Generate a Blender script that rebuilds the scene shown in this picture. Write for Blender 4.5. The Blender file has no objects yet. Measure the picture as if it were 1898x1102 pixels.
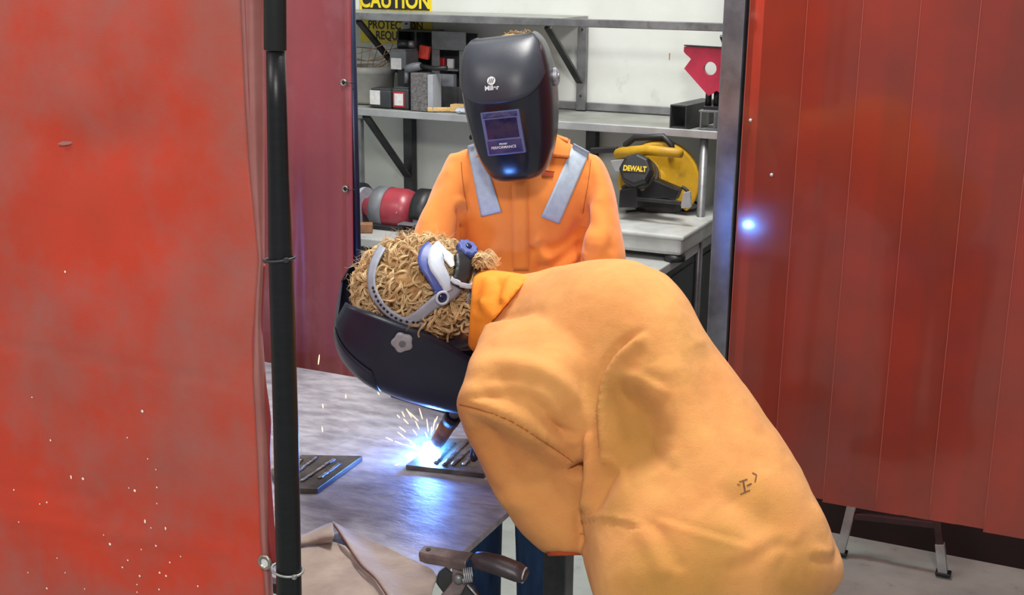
import bpy, bmesh, math, random
import numpy as np
from math import pi, sin, cos, radians, sqrt, atan2, exp
from mathutils import Vector, Matrix, noise
from mathutils.bvhtree import BVHTree
SC = bpy.context.scene
COL = SC.collection
random.seed(7); RNG = np.random.default_rng(7)

# ------------------------------------------------------------------ camera
F = 2300.0; CAMH = 1.8; TILT = radians(15); HEAD = radians(24.9); ROLL = 0.01
CR = Matrix.Rotation(HEAD, 3, 'Z') @ Matrix.Rotation(pi/2-TILT, 3, 'X') @ Matrix.Rotation(ROLL, 3, 'Z')
CP = Vector((0, 0, CAMH))
cd = bpy.data.cameras.new('camera'); cd.sensor_width = 36; cd.lens = 36*F/1898; cd.clip_start = .05
cam = bpy.data.objects.new('camera', cd); COL.objects.link(cam)
cam.matrix_world = Matrix.Translation(CP) @ CR.to_4x4()
SC.camera = cam
# ------------------------------------------------------------------ world, lights, exposure
SC.view_settings.view_transform = 'Standard'; SC.view_settings.look = 'None'
SC.view_settings.exposure = 0.12; SC.view_settings.gamma = 1
w = bpy.data.worlds.new('world'); SC.world = w; w.use_nodes = True
bg = w.node_tree.nodes['Background']; bg.inputs[0].default_value = (.95, .97, 1, 1); bg.inputs[1].default_value = .40

def area(name, loc, target, sx, sy, power, color):
    l = bpy.data.lights.new(name, 'AREA'); l.shape = 'RECTANGLE'; l.size = sx; l.size_y = sy; l.energy = power; l.color = color
    o = bpy.data.objects.new(name, l); COL.objects.link(o); o.location = loc
    o.rotation_euler = (Vector(target)-Vector(loc)).to_track_quat('-Z', 'Y').to_euler()
    return o
area('ceiling_light', (-.9, 2.75, 4.2), (-1.1, 2.5, 0), 1.8, .5, 150, (1, .98, .94))
area('ceiling_light', (.6, -1.4, 3.35), (-1.0, 2.8, 1.1), .45, .35, 72, (1, .97, .93))
area('ceiling_light', (-2.6, -.6, 3.9), (-1.4, 3.2, 1.2), 1.6, .6, 42, (1, .98, .95))

# ------------------------------------------------------------------ pixel helpers (positions of real points)
def ray(px, py): return CR @ Vector(((px-949)/F, -(py-551)/F, -1))
def at_d(px, py, d): return CP + ray(px, py)*d
def at_z(px, py, z): v = ray(px, py); return CP + v*((z-CAMH)/v.z)
def at_y(px, py, y): v = ray(px, py); return CP + v*(y/v.y)
CRT = CR.transposed()
def to_px(p):
    q = CRT @ (Vector(p)-CP); return (949+F*q.x/-q.z, 551-F*q.y/-q.z, -q.z)
def cam_dir(x, y, z): return (CR @ Vector((x, y, z))).normalized()   # camera axes: right, up, towards viewer
WELD = at_z(797, 840, .872)

# ------------------------------------------------------------------ materials
def lin(c):
    if isinstance(c, str):
        c = [int(c[i:i+2], 16)/255 for i in (0, 2, 4)]
    return tuple([x/12.92 if x <= .04045 else ((x+.055)/1.055)**2.4 for x in c]) + (1,)
MC = {}
def mat(name, c1, c2=None, scale=8, rough=.6, metal=0, bump=0, bscale=60, spec=.5, coat=0, stretch=None,
        c3=None, scale3=3, t3=(.55, .7), sheen=0, contrast=(.35, .65), emit=None, estr=0, trans=0, detail=4, weave=0, sss=0):
    if name in MC: return MC[name]
    m = bpy.data.materials.new(name); m.use_nodes = True; nt = m.node_tree; N = nt.nodes; L = nt.links
    b = N['Principled BSDF']; b.inputs['Roughness'].default_value = rough; b.inputs['Metallic'].default_value = metal
    b.inputs['Specular IOR Level'].default_value = spec; b.inputs['Coat Weight'].default_value = coat
    b.inputs['Sheen Weight'].default_value = sheen; b.inputs['Base Color'].default_value = lin(c1)
    if trans: b.inputs['Transmission Weight'].default_value = trans
    if sss: b.inputs['Subsurface Weight'].default_value = sss; b.inputs['Subsurface Scale'].default_value = .01
    tc = N.new('ShaderNodeTexCoord'); src = tc.outputs['Object']
    if stretch:
        mp = N.new('ShaderNodeMapping'); mp.inputs['Scale'].default_value = stretch; L.new(src, mp.inputs[0]); src = mp.outputs[0]
    def nz(s, d=4, rgh=.6):
        n = N.new('ShaderNodeTexNoise'); n.inputs['Scale'].default_value = s; n.inputs['Detail'].default_value = d
        n.inputs['Roughness'].default_value = rgh; L.new(src, n.inputs['Vector']); return n.outputs['Fac']
    def ramp(fac, a, b_):
        r = N.new('ShaderNodeMapRange'); r.inputs['From Min'].default_value = a; r.inputs['From Max'].default_value = b_
        L.new(fac, r.inputs['Value']); return r.outputs[0]
    out = None
    if c2:
        mx = N.new('ShaderNodeMix'); mx.data_type = 'RGBA'; mx.inputs[6].default_value = lin(c1); mx.inputs[7].default_value = lin(c2)
        L.new(ramp(nz(scale, detail), *contrast), mx.inputs[0]); out = mx.outputs[2]
        if c3:
            m3 = N.new('ShaderNodeMix'); m3.data_type = 'RGBA'; m3.inputs[7].default_value = lin(c3); L.new(out, m3.inputs[6])
            L.new(ramp(nz(scale3, 5, .65), *t3), m3.inputs[0]); out = m3.outputs[2]
        L.new(out, b.inputs['Base Color'])
    if bump:
        bp = N.new('ShaderNodeBump'); bp.inputs['Strength'].default_value = bump; bp.inputs['Distance'].default_value = .01
        L.new(nz(bscale, 6), bp.inputs['Height']); L.new(bp.outputs[0], b.inputs['Normal'])
        if weave:
            b2 = N.new('ShaderNodeBump'); b2.inputs['Strength'].default_value = weave; b2.inputs['Distance'].default_value = .002
            L.new(nz(900, 2), b2.inputs['Height']); L.new(bp.outputs[0], b2.inputs['Normal']); L.new(b2.outputs[0], b.inputs['Normal'])
    if emit: b.inputs['Emission Color'].default_value = lin(emit); b.inputs['Emission Strength'].default_value = estr
    MC[name] = m; return m

M = dict(
 wall=mat('wall_paint', 'd3d7d2', 'c8ccc6', 3, .6, bump=.05, bscale=200, c3='b9bdb5', scale3=14, t3=(.62, .8)),
 floor=mat('concrete', 'a3a8a2', '8f948f', 5, .75, bump=.08, bscale=60, c3='7c7d7a', scale3=20, t3=(.6, .8)),
 steel=mat('bare_steel', '8d8e90', '6d6e70', 12, .42, .55, bump=.05, bscale=80, c3='5b5550', scale3=30, t3=(.6, .8)),
 steel_dark=mat('dark_steel', '4a4b4d', '333436', 12, .45, .5, bump=.05, bscale=80),
 steel_light=mat('bright_steel', 'c0c2c4', 'a8aaac', 10, .35, .5),
 shelf_top=mat('shelf_sheet', '9b9d9a', '86887f', 10, .5, .25, bump=.05, bscale=50),
 jamb=mat('jamb_steel', '85888f', '63666e', 9, .27, .6, bump=.04, bscale=50),
 table=mat('table_steel', 'a8a6ad', '7c7a82', 14, .52, .15, bump=.2, bscale=46, stretch=(1, 2.2, 1), c3='6a5e5e', scale3=13, t3=(.54, .85), detail=12),
 plate=mat('mill_plate', '6c6a66', '4c4b4b', 22, .45, .6, bump=.1, bscale=90),
 bead=mat('weld_bead', '8a8a8c', '5a585a', 60, .25, .9, bump=.3, bscale=300),
 leather=mat('suede', '94857a', '7c6c64', 14, .95, bump=.12, bscale=120, c3='7b6a66', scale3=5, t3=(.58, .75), sheen=.4),
 leather_in=mat('suede_edge', '6d4440', '4a2c2c', 20, .9),
 jack_w=mat('welder_jacket', 'd99a58', 'cd884c', 7, .9, bump=.3, bscale=16, weave=.5, c3='b07e40', scale3=4.2, t3=(.5, .74), sheen=.08, spec=.25),
 jack_s=mat('spotter_jacket', 'ee8a38', 'e68030', 8, .85, bump=.1, bscale=16, weave=.3, sheen=.2),
 collar=mat('jacket_collar', 'f29422', 'ec8418', 20, .8, bump=.2, bscale=22, weave=.3),
 seam=mat('seam_thread', 'a85a24', rough=.9),
 stripe=mat('reflective_tape', 'aebac8', '9fabba', 60, .45, .0, bump=.05, bscale=400),
 stain=mat('ink_mark', '5a3c28', '7c5227', 60, .9),
 lining=mat('cuff_lining', 'b04722', 'a03a1c', 20, .9),
 jeans=mat('denim', '2c4a72', '1d355c', 18, .9, bump=.2, bscale=90, stretch=(3, 3, .6)),
 shoe=mat('boot_leather', '2b2420', '1d1815', 20, .6),
 helm=mat('helmet_shell', '34373f', '2b2e38', 10, .42, spec=.5, bump=.03, bscale=60),
 helm_gloss=mat('helmet_gloss', '181a26', '14161f', 10, .24, spec=.5),
 helm_arc_blue=mat('helmet_arc_blue', '1e2134', '181b2c', 10, .36, spec=.5, bump=.03, bscale=60),  # dark shell with the blue of the arc light put into its colour
 helm_in=mat('helmet_inside', '1d2024', rough=.7),
 lens=mat('lens_glass', '1c2c66', '16245a', 30, .06, spec=.9, coat=.6),
 lens_dark=mat('lens_filter', '060a3a', '0a1048', 120, .08, coat=.5),
 lens_bez=mat('lens_cover', '56628c', '4a5680', 12, .14, coat=.5),
 white=mat('white_print', 'd9dcde', rough=.5),
 knob_g=mat('knob_grey', '9c9ca2', '86868e', 40, .5),
 band=mat('band_grey', '9da3b0', '8b92a0', 30, .55),
 band_lt=mat('pad_light', 'b9c2cf', 'a9b2c2', 30, .5),
 blue=mat('knob_blue', '4a5a9e', '3c4a8c', 30, .45),
 blackp=mat('black_plastic', '202124', '17181a', 20, .45),
 hair=mat('blond_hair', 'e2c696', 'c6a272', 30, .5, c3='ecd6a6', scale3=18, t3=(.5, .68), spec=.6, contrast=(.3, .62)),
 hair_base=mat('hair_mass', 'bc965f', '9a764a', 60, .8, bump=.6, bscale=70),
 hair_s=mat('brown_hair', 'a68a5c', '6e5636', 90, .5),
 skin=mat('skin', 'c98f7a', 'b97c6a', 20, .5, sss=.1),
 glove=mat('work_glove', '3c3230', '2a2422', 30, .9, bump=.1, bscale=90),
 copper=mat('nozzle_metal', '9a7068', '6a4c48', 30, .45, .5),
 pole=mat('black_pole', '0c0d0f', '121316', 30, .38, bump=.04, bscale=80, stretch=(1, 1, 5), c3='3c3d3f', scale3=14, t3=(.66, .8), spec=.35),
 pole_dk=mat('black_sleeve', '0e0f10', rough=.5),
 blue_post=mat('dark_blue_post', '1c2440', '141a30', 10, .35, .3),
 curtain=mat('curtain_vinyl', 'c43a22', 'ac3e2a', 3.2, .5, bump=.05, bscale=24, c3='96625a', scale3=2.6, t3=(.42, .7), spec=.35, weave=.25, detail=5),
 curtain_hem=mat('curtain_hem', 'a06862', '8f544f', 8, .5, bump=.05, bscale=20),
 curtain_fold=mat('curtain_fold', '9a3836', '842c2e', 8, .45),
 curtain_mid=mat('curtain_maroon', '9c4c50', '8c4448', 4, .36, bump=.1, bscale=9, c3='a8646a', scale3=4, t3=(.5, .72), spec=.5),
 dark_screen=mat('dark_screen', '240b0c', '1a0708', 6, .5),
 grommet=mat('brass_ring', 'a8a096', '8c8478', 50, .35, .8),
 tie=mat('zip_tie', '2a2a2c', rough=.5), tie_w=mat('wire_tie', '9a9a98', rough=.4, metal=.6),
 spot=mat('burn_spot', 'f2e6d6', rough=.8),
 plastic_w=mat('bucket_plastic', 'bdbdb6', 'a8a8a0', 12, .5),
 wire=mat('tan_wire', 'b08868', '8c6a50', 30, .5),
 box_g=mat('case_grey', '6e7176', '5c5f64', 12, .5),
 box_d=mat('case_dark', '3c3e42', '2e3034', 12, .5),
 labelw=mat('label_white', 'dcdcda', 'c4c4c4', 60, .6),
 red=mat('red_plastic', 'c23038', 'a8282f', 30, .4),
 red_br=mat('bright_red', 'e8523c', 'c83a30', 90, .5),
 red_mag=mat('magnet_red', 'b8304a', '9e2a40', 14, .4, bump=.04, bscale=60),
 brick=mat('porous_block', '767474', '545252', 90, .9, bump=.5, bscale=150),
 wood=mat('pale_wood', 'd0b27c', 'b8945c', 20, .7, stretch=(1, 6, 6)),
 wood_b=mat('brown_wood', '9a7050', '7c5438', 20, .7),
 grinder_red=mat('grinder_red', 'a03642', '8c2e3a', 10, .35, spec=.6),
 stone=mat('grind_stone', 'a3a8b2', '8c929c', 60, .8),
 saw_y=mat('saw_yellow', 'cc9e1a', 'b08614', 10, .45, c3='7a6420', scale3=14, t3=(.6, .8)),
 saw_grey=mat('motor_grey', '7f7b6c', '605d52', 16, .45, .4),
 cast=mat('cast_base', 'c2c5c3', 'acafac', 12, .5, .1, bump=.1, bscale=70),
 bench=mat('bench_top', 'b2b4b2', 'a2a4a2', 8, .5, .1, bump=.04, bscale=60, c3='6c5e54', scale3=14, t3=(.62, .72)),
 cab=mat('cabinet_dark', '3a3d40', '2e3134', 8, .5, .2), cab_lt=mat('cabinet_light', 'a9adb3', '8d9299', 8, .5),
 sign_y=mat('sign_yellow', 'e8d22c', 'd8c22a', 30, .5), sign_k=mat('sign_black', '1c1c1a', rough=.5),
 clamp_steel=mat('clamp_steel', '7c6e6c', '5e5250', 30, .45, .4, bump=.1, bscale=120), sleeve_dk=mat('handle_rubber', '3c2c30', '2c2226', 30, .4, bump=.08, bscale=80),
 rust=mat('rust_mark', 'b06a3c', rough=.9),
 dial=mat('tape_yellow', 'dcb820', rough=.5),
 leg_shade=mat('leg_shade_brown', '4a2e30', '3a2426', 20, .5), leg_lit=mat('leg_lit_grey', 'a8aeac', '8e9492', 20, .5),  # red-tinted shade and lit metal of one stand, painted as two colours
)
# strips: tinted vinyl that lets some light through, so a double layer reads fuller than a single one
def strip_mat():
    m = bpy.data.materials.new('strip_vinyl'); m.use_nodes = True; N = m.node_tree.nodes; L = m.node_tree.links
    b = N['Principled BSDF']; b.inputs['Roughness'].default_value = .13; b.inputs['Specular IOR Level'].default_value = .8; b.inputs['Coat Weight'].default_value = .5; b.inputs['Coat Roughness'].default_value = .04
    tc = N.new('ShaderNodeTexCoord'); n = N.new('ShaderNodeTexNoise'); n.inputs['Scale'].default_value = 3.2; n.inputs['Detail'].default_value = 5
    L.new(tc.outputs['Object'], n.inputs['Vector'])
    r = N.new('ShaderNodeMix'); r.data_type = 'RGBA'; r.inputs[6].default_value = lin('b84836'); r.inputs[7].default_value = lin('9c463a')
    mr = N.new('ShaderNodeMapRange'); mr.inputs['From Min'].default_value = .4; mr.inputs['From Max'].default_value = .65
    L.new(n.outputs['Fac'], mr.inputs['Value']); L.new(mr.outputs[0], r.inputs[0]); L.new(r.outputs[2], b.inputs['Base Color'])
    mp = N.new('ShaderNodeMapping'); mp.inputs['Scale'].default_value = (1, 1, .12); L.new(tc.outputs['Object'], mp.inputs[0])
    n2 = N.new('ShaderNodeTexNoise'); n2.inputs['Scale'].default_value = 60; L.new(mp.outputs[0], n2.inputs['Vector'])
    n3 = N.new('ShaderNodeTexNoise'); n3.inputs['Scale'].default_value = 5; L.new(tc.outputs['Object'], n3.inputs['Vector'])
    ad = N.new('ShaderNodeMath'); ad.operation = 'MULTIPLY_ADD'; ad.inputs[1].default_value = .05
    L.new(n2.outputs['Fac'], ad.inputs[0]); L.new(n3.outputs['Fac'], ad.inputs[2])
    bp = N.new('ShaderNodeBump'); bp.inputs['Strength'].default_value = .1; bp.inputs['Distance'].default_value = .01
    L.new(ad.outputs[0], bp.inputs['Height']); L.new(bp.outputs[0], b.inputs['Normal'])
    rr = N.new('ShaderNodeMapRange'); rr.inputs['To Min'].default_value = .04; rr.inputs['To Max'].default_value = .2
    L.new(n3.outputs['Fac'], rr.inputs['Value']); L.new(rr.outputs[0], b.inputs['Roughness'])
    t = N.new('ShaderNodeBsdfTransparent'); t.inputs[0].default_value = (.7, .06, .04, 1)
    mx = N.new('ShaderNodeMixShader'); mx.inputs[0].default_value = .5
    L.new(t.outputs[0], mx.inputs[1]); L.new(b.outputs[0], mx.inputs[2]); L.new(mx.outputs[0], N['Material Output'].inputs[0])
    return m
M['strip'] = strip_mat(); M['strip_highlight'] = mat('strip_highlight', 'a84e40', rough=.35)  # edge bead, its colour stands in for the highlight along each strip edge

# ------------------------------------------------------------------ mesh builder
def basis(d):
    d = Vector(d).normalized(); a = Vector((0, 0, 1)) if abs(d.z) < .95 else Vector((1, 0, 0))
    u = d.cross(a).normalized(); return u, d.cross(u).normalized(), d
class MB:
    def __init__(s): s.v = []; s.f = []; s.m = []; s.mi = 0
    def add(s, vs, fs):
        o = len(s.v); s.v += [Vector(x) for x in vs]; s.f += [tuple(i+o for i in f) for f in fs]; s.m += [s.mi]*len(fs); return s
    def box(s, c, size, R=None):
        R = R or Matrix.Identity(3); h = [x/2 for x in size]; c = Vector(c)
        vs = [c + R @ Vector((x*h[0], y*h[1], z*h[2])) for x in (-1, 1) for y in (-1, 1) for z in (-1, 1)]
        return s.add(vs, [(0,1,3,2),(4,6,7,5),(0,4,5,1),(2,3,7,6),(0,2,6,4),(1,5,7,3)])
    def bx(s, x0, x1, y0, y1, z0, z1): return s.box(((x0+x1)/2, (y0+y1)/2, (z0+z1)/2), (x1-x0, y1-y0, z1-z0))
    def bar(s, a, b, w_, h_, up=None):
        a = Vector(a); b = Vector(b); d = (b-a).normalized(); up = Vector(up) if up else (Vector((0,0,1)) if abs(d.z) < .95 else Vector((0,1,0)))
        u = d.cross(up).normalized(); v = u.cross(d).normalized(); R = Matrix((u, d, v)).transposed()
        return s.box((a+b)/2, (w_, (b-a).length, h_), R)
    def rings(s, rings, closed=True, cap=True):
        n = len(rings[0]); vs = [p for r in rings for p in r]; fs = []
        for i in range(len(rings)-1):
            for j in range(n if closed else n-1):
                k = (j+1) % n; fs.append((i*n+j, i*n+k, (i+1)*n+k, (i+1)*n+j))
        if cap and closed: fs.append(tuple(reversed(range(n)))); fs.append(tuple((len(rings)-1)*n+j for j in range(n)))
        return s.add(vs, fs)
    def tube(s, pts, r, n=10, cap=True):
        pts = [Vector(p) for p in pts]; rs = r if isinstance(r, (list, tuple)) else [r]*len(pts); R = []; u = None
        for i, p in enumerate(pts):
            d = (pts[min(i+1, len(pts)-1)]-pts[max(i-1, 0)]).normalized()
            if u is None: u = basis(d)[0]
            u = (u - d*u.dot(d)).normalized(); v = d.cross(u)
            R.append([p + (u*cos(2*pi*k/n)+v*sin(2*pi*k/n))*rs[i] for k in range(n)])
        return s.rings(R, True, cap)
    def lathe(s, o, ax, prof, n=24, lobes=0, amp=0, cap=True):
        u, v, d = basis(ax); o = Vector(o); R = []
        for h, r in prof:
            R.append([o + d*h + (u*cos(2*pi*k/n)+v*sin(2*pi*k/n))*r*(1+amp*cos(lobes*2*pi*k/n)) for k in range(n)])
        return s.rings(R, True, cap)
    def prism(s, poly, off):       # poly: list of 3d points, extruded by vector off
        n = len(poly); off = Vector(off); vs = [Vector(p) for p in poly]+[Vector(p)+off for p in poly]
        fs = [tuple(range(n)), tuple(reversed(range(n, 2*n)))]+[(i, n+i, n+(i+1) % n, (i+1) % n) for i in range(n)]
        return s.add(vs, fs)
    def grid(s, P):                # P[i][j] points
        a = len(P); b = len(P[0]); return s.add([p for r in P for p in r], [(i*b+j, i*b+j+1, (i+1)*b+j+1, (i+1)*b+j) for i in range(a-1) for j in range(b-1)])
    def ball(s, c, rx, ry, rz, R=None, nu=20, nv=12):
        R = R or Matrix.Identity(3); c = Vector(c); rg = []
        for i in range(nv+1):
            t = pi*(i+.02)/(nv+.04); rg.append([c+R @ Vector((rx*sin(t)*cos(2*pi*k/nu), ry*sin(t)*sin(2*pi*k/nu), rz*cos(t))) for k in range(nu)])
        return s.rings(rg)
def props(o, label=None, cat=None, group=None, kind=None):
    for k, x in (('label', label), ('category', cat), ('group', group), ('kind', kind)):
        if x: o[k] = x
    return o
def wloc(o):
    l = Vector((0, 0, 0))
    while o: l += o.location; o = o.parent
    return l
def put(name, mb, m, parent=None, label=None, cat=None, group=None, kind=None, smooth=False, bevel=0, solid=0, sub=0, soff=0):
    me = bpy.data.meshes.new(name); vs = mb.v
    if parent: org = wloc(parent)
    else:
        xs = [v.x for v in vs]; ys = [v.y for v in vs]; zs = [v.z for v in vs]; org = Vector(((min(xs)+max(xs))/2, (min(ys)+max(ys))/2, min(zs)))
    me.from_pydata([v-org for v in vs], [], mb.f)
    for mm in (m if isinstance(m, (list, tuple)) else [m]): me.materials.append(M[mm] if isinstance(mm, str) else mm)
    me.polygons.foreach_set('material_index', mb.m)
    bm = bmesh.new(); bm.from_mesh(me)
    if len(bm.faces) < 60000: bmesh.ops.recalc_face_normals(bm, faces=bm.faces)
    bm.to_mesh(me); bm.free()
    if smooth: me.polygons.foreach_set('use_smooth', [True]*len(me.polygons))
    o = bpy.data.objects.new(name, me); COL.objects.link(o)
    if parent: o.parent = parent
    else: o.location = org
    if solid: md = o.modifiers.new('solid', 'SOLIDIFY'); md.thickness = solid; md.offset = soff
    if bevel: md = o.modifiers.new('bevel', 'BEVEL'); md.width = bevel; md.segments = 2; md.limit_method = 'ANGLE'; md.angle_limit = radians(40)
    if sub: md = o.modifiers.new('sub', 'SUBSURF'); md.levels = sub; md.render_levels = sub
    return props(o, label, cat, group, kind)
def thing(name, loc, label, cat, group=None):
    o = bpy.data.objects.new(name, None); o.empty_display_size = .05; COL.objects.link(o); o.location = Vector(loc)
    return props(o, label, cat, group)
def evaluated(mb, mods):
    me = bpy.data.meshes.new('tmp'); me.from_pydata(mb.v, [], mb.f); o = bpy.data.objects.new('tmp', me); COL.objects.link(o)
    for t, kw in mods:
        md = o.modifiers.new(t, t)
        for k, x in kw.items(): setattr(md, k, x)
    dg = bpy.context.evaluated_depsgraph_get(); dg.update(); e = o.evaluated_get(dg); r = e.to_mesh()
    out = MB(); out.v = [v.co.copy() for v in r.vertices]; out.f = [tuple(p.vertices) for p in r.polygons]; out.m = [0]*len(out.f)
    nr = [v.normal.copy() for v in r.vertices]; e.to_mesh_clear(); bpy.data.objects.remove(o); bpy.data.meshes.remove(me)
    return out, nr
def cat_rom(A, k):
    A = np.array(A, float); n = len(A); out = []
    for i in range(n-1):
        p0, p1, p2, p3 = A[max(i-1, 0)], A[i], A[i+1], A[min(i+2, n-1)]
        for j in range(k):
            t = j/k; out.append(.5*(2*p1+(p2-p0)*t+(2*p0-5*p1+4*p2-p3)*t*t+(3*p1-p0-3*p2+p3)*t**3))
    out.append(A[-1]); return out
def body_loft(mb, st, k=4, n=28, e=.85):
    """stations: two outline points, depth of the middle, half thickness; a closed volume through them"""
    R = []
    for ax, ay, bx, by, d, th in cat_rom(st, k):
        a = at_d(ax, ay, d); b = at_d(bx, by, d); c = (a+b)/2; u = (a-b)/2; w_ = (c-CP).normalized()*th
        R.append([c+u*math.copysign(abs(cos(t))**e, cos(t))+w_*math.copysign(abs(sin(t))**e, sin(t)) for t in [2*pi*i/n for i in range(n)]])
    mb.rings(R); return mb
def crease(mb, nr, lines):
    P = np.array(mb.v); Cn = np.array(nr); Rm = np.array(CRT); q = (P-np.array(CP)) @ Rm.T
    X = 949+F*q[:, 0]/-q[:, 2]; Y = 551-F*q[:, 1]/-q[:, 2]
    front = np.clip(-((P-np.array(CP))*Cn).sum(1)/np.linalg.norm(P-np.array(CP), axis=1)*3, 0, 1)
    disp = np.zeros(len(P))
    for pts, wd, amp, kind in lines:
        pts = np.array([p for p in cat_rom(pts, 6)]); best = np.full(len(P), 1e9); sd = np.zeros(len(P)); tt = np.zeros(len(P)); n = len(pts)-1
        for i in range(n):
            a, b = pts[i], pts[i+1]; d = b-a; L2 = (d**2).sum()+1e-9
            t = np.clip(((X-a[0])*d[0]+(Y-a[1])*d[1])/L2, 0, 1); dx = X-a[0]-t*d[0]; dy = Y-a[1]-t*d[1]; dist = np.hypot(dx, dy)
            mk = dist < best; best[mk] = dist[mk]; sd[mk] = (np.sign(d[0]*dy-d[1]*dx)*dist)[mk]; tt[mk] = ((i+t)/n)[mk]
        tp = np.clip(np.minimum(tt/.15, (1-tt)/.15), 0, 1); tp = tp*.85+.15*(tp > 0)
        if kind == 'g': pr = np.exp(-(best/wd)**2)
        else: pr = -np.exp(-(sd/wd)**2)*1.0+.9*np.exp(-((sd-1.7*wd*kind)/(1.5*wd))**2)
        disp += amp*pr*tp*(best < wd*6)
    for i in np.nonzero(np.abs(disp*front) > 1e-6)[0]: mb.v[i] = mb.v[i]+nr[i]*float(disp[i]*front[i])
def recess(mb, nr, poly, amp, L):
    poly = np.array(poly, float); P = np.array(mb.v); q = (P-np.array(CP)) @ np.array(CRT).T; Cn = np.array(nr)
    X = 949+F*q[:, 0]/-q[:, 2]; Y = 551-F*q[:, 1]/-q[:, 2]; front = np.clip(-((P-np.array(CP))*Cn).sum(1)/np.linalg.norm(P-np.array(CP), axis=1)*3, 0, 1)
    ins = np.zeros(len(P), bool); dist = np.full(len(P), 1e9); n = len(poly)
    for i in range(n):
        a = poly[i]; b = poly[(i+1) % n]; d = b-a
        c = ((a[1] > Y) != (b[1] > Y)) & (X < (b[0]-a[0])*(Y-a[1])/(b[1]-a[1]+1e-9)+a[0]); ins ^= c
        t = np.clip(((X-a[0])*d[0]+(Y-a[1])*d[1])/(d@d), 0, 1); dist = np.minimum(dist, np.hypot(X-a[0]-t*d[0], Y-a[1]-t*d[1]))
    k = np.clip(dist/L, 0, 1); disp = -amp*(k*k*(3-2*k)*.6+.4*k)*ins*front
    for i in np.nonzero(np.abs(disp) > 1e-6)[0]: mb.v[i] = mb.v[i]+nr[i]*float(disp[i])
def wrinkle(mb, nr, amp, sc, st=(1, 1, 1)):
    for i, v in enumerate(mb.v):
        mb.v[i] = v+nr[i]*(noise.fractal(Vector((v.x*sc*st[0], v.y*sc*st[1], v.z*sc*st[2])), 1., 2., 3)*amp)
def bvh(*mbs):
    V = []; Fc = []
    for mb in mbs: o = len(V); V += mb.v; Fc += [tuple(i+o for i in f) for f in mb.f]
    return BVHTree.FromPolygons(V, Fc)
def hit(T, x, y, off=0, dmax=9):
    d = ray(x, y).normalized(); h = T.ray_cast(CP, d, dmax)
    if h[0] is None: return None
    n = h[1] if h[1].dot(d) < 0 else -h[1]; return h[0]+n*off, n
def quad_patch(T, q, nu, nv, off, default):
    """a piece of cloth or tape laid on a surface between four corner points"""
    P = []
    for i in range(nu+1):
        row = []
        for j in range(nv+1):
            a = i/nu; b = j/nv
            x = (1-a)*((1-b)*q[0][0]+b*q[1][0])+a*((1-b)*q[3][0]+b*q[2][0]); y = (1-a)*((1-b)*q[0][1]+b*q[1][1])+a*((1-b)*q[3][1]+b*q[2][1])
            h = hit(T, x, y, off); row.append(h[0] if h else at_d(x, y, default))
        P.append(row)
    return MB().grid(P)
def seam_tube(T, pts, r, off=.0006, default=2):
    out = []
    for p in cat_rom(pts, 8):
        h = hit(T, p[0], p[1], off)
        if h: out.append(h[0])
    return MB().tube(out, r, 6)
def text_mb(body, size, o, right, up, depth=.001, bold=0, spacing=1, align='CENTER'):
    cu = bpy.data.curves.new('t', 'FONT'); cu.body = body; cu.size = 1; cu.extrude = 0; cu.offset = bold; cu.align_x = align; cu.align_y = 'CENTER'; cu.space_character = spacing
    t = bpy.data.objects.new('t', cu); COL.objects.link(t); dg = bpy.context.evaluated_depsgraph_get(); dg.update()
    me = t.evaluated_get(dg).to_mesh(); r = Vector(right).normalized(); u = Vector(up).normalized(); sx, sy = size if isinstance(size, tuple) else (size, size)
    mb = MB(); mb.add([Vector(o)+r*v.co.x*sx+u*v.co.y*sy for v in me.vertices], [tuple(p.vertices) for p in me.polygons])
    t.evaluated_get(dg).to_mesh_clear(); bpy.data.objects.remove(t); return mb

# ================================================================== SETTING
X_, Z_ = Vector((1, 0, 0)), Vector((0, 0, 1))
put('floor', MB().bx(-5, 3, -1, 6, -.1, 0), 'floor', kind='structure')
put('wall_left', MB().bx(-5.1, -5, -1, 4.45, 0, 3.2), 'wall', kind='structure')
put('wall_back', MB().bx(-5, -.55, 4.35, 4.45, 0, 3.2), 'wall', kind='structure')

# maroon screen of the booth beyond the strips, standing on the floor
put('welding_screen', MB().bx(-.95, 2.2, 3.86, 3.88, 0, 2.1), 'dark_screen', None, 'dark maroon welding screen standing on the floor behind the strip curtain', 'screen')

# steel jamb and header of the booth doorway
J = thing('door_frame', (-.875, 3.27, 0), 'dark steel doorframe post at the left edge of the strip curtain, catching blue light', 'frame')
put('post', MB().bx(-.908, -.85, 3.25, 3.31, 0, 2.3), 'jamb', J, bevel=.004)
put('stop_strip', MB().bx(-.848, -.838, 3.27, 3.31, 0, 2.3), 'steel_dark', J, bevel=.002)
put('header', MB().bx(-.908, 1.8, 3.25, 3.31, 2.302, 2.36), 'jamb', J, bevel=.004)
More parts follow.
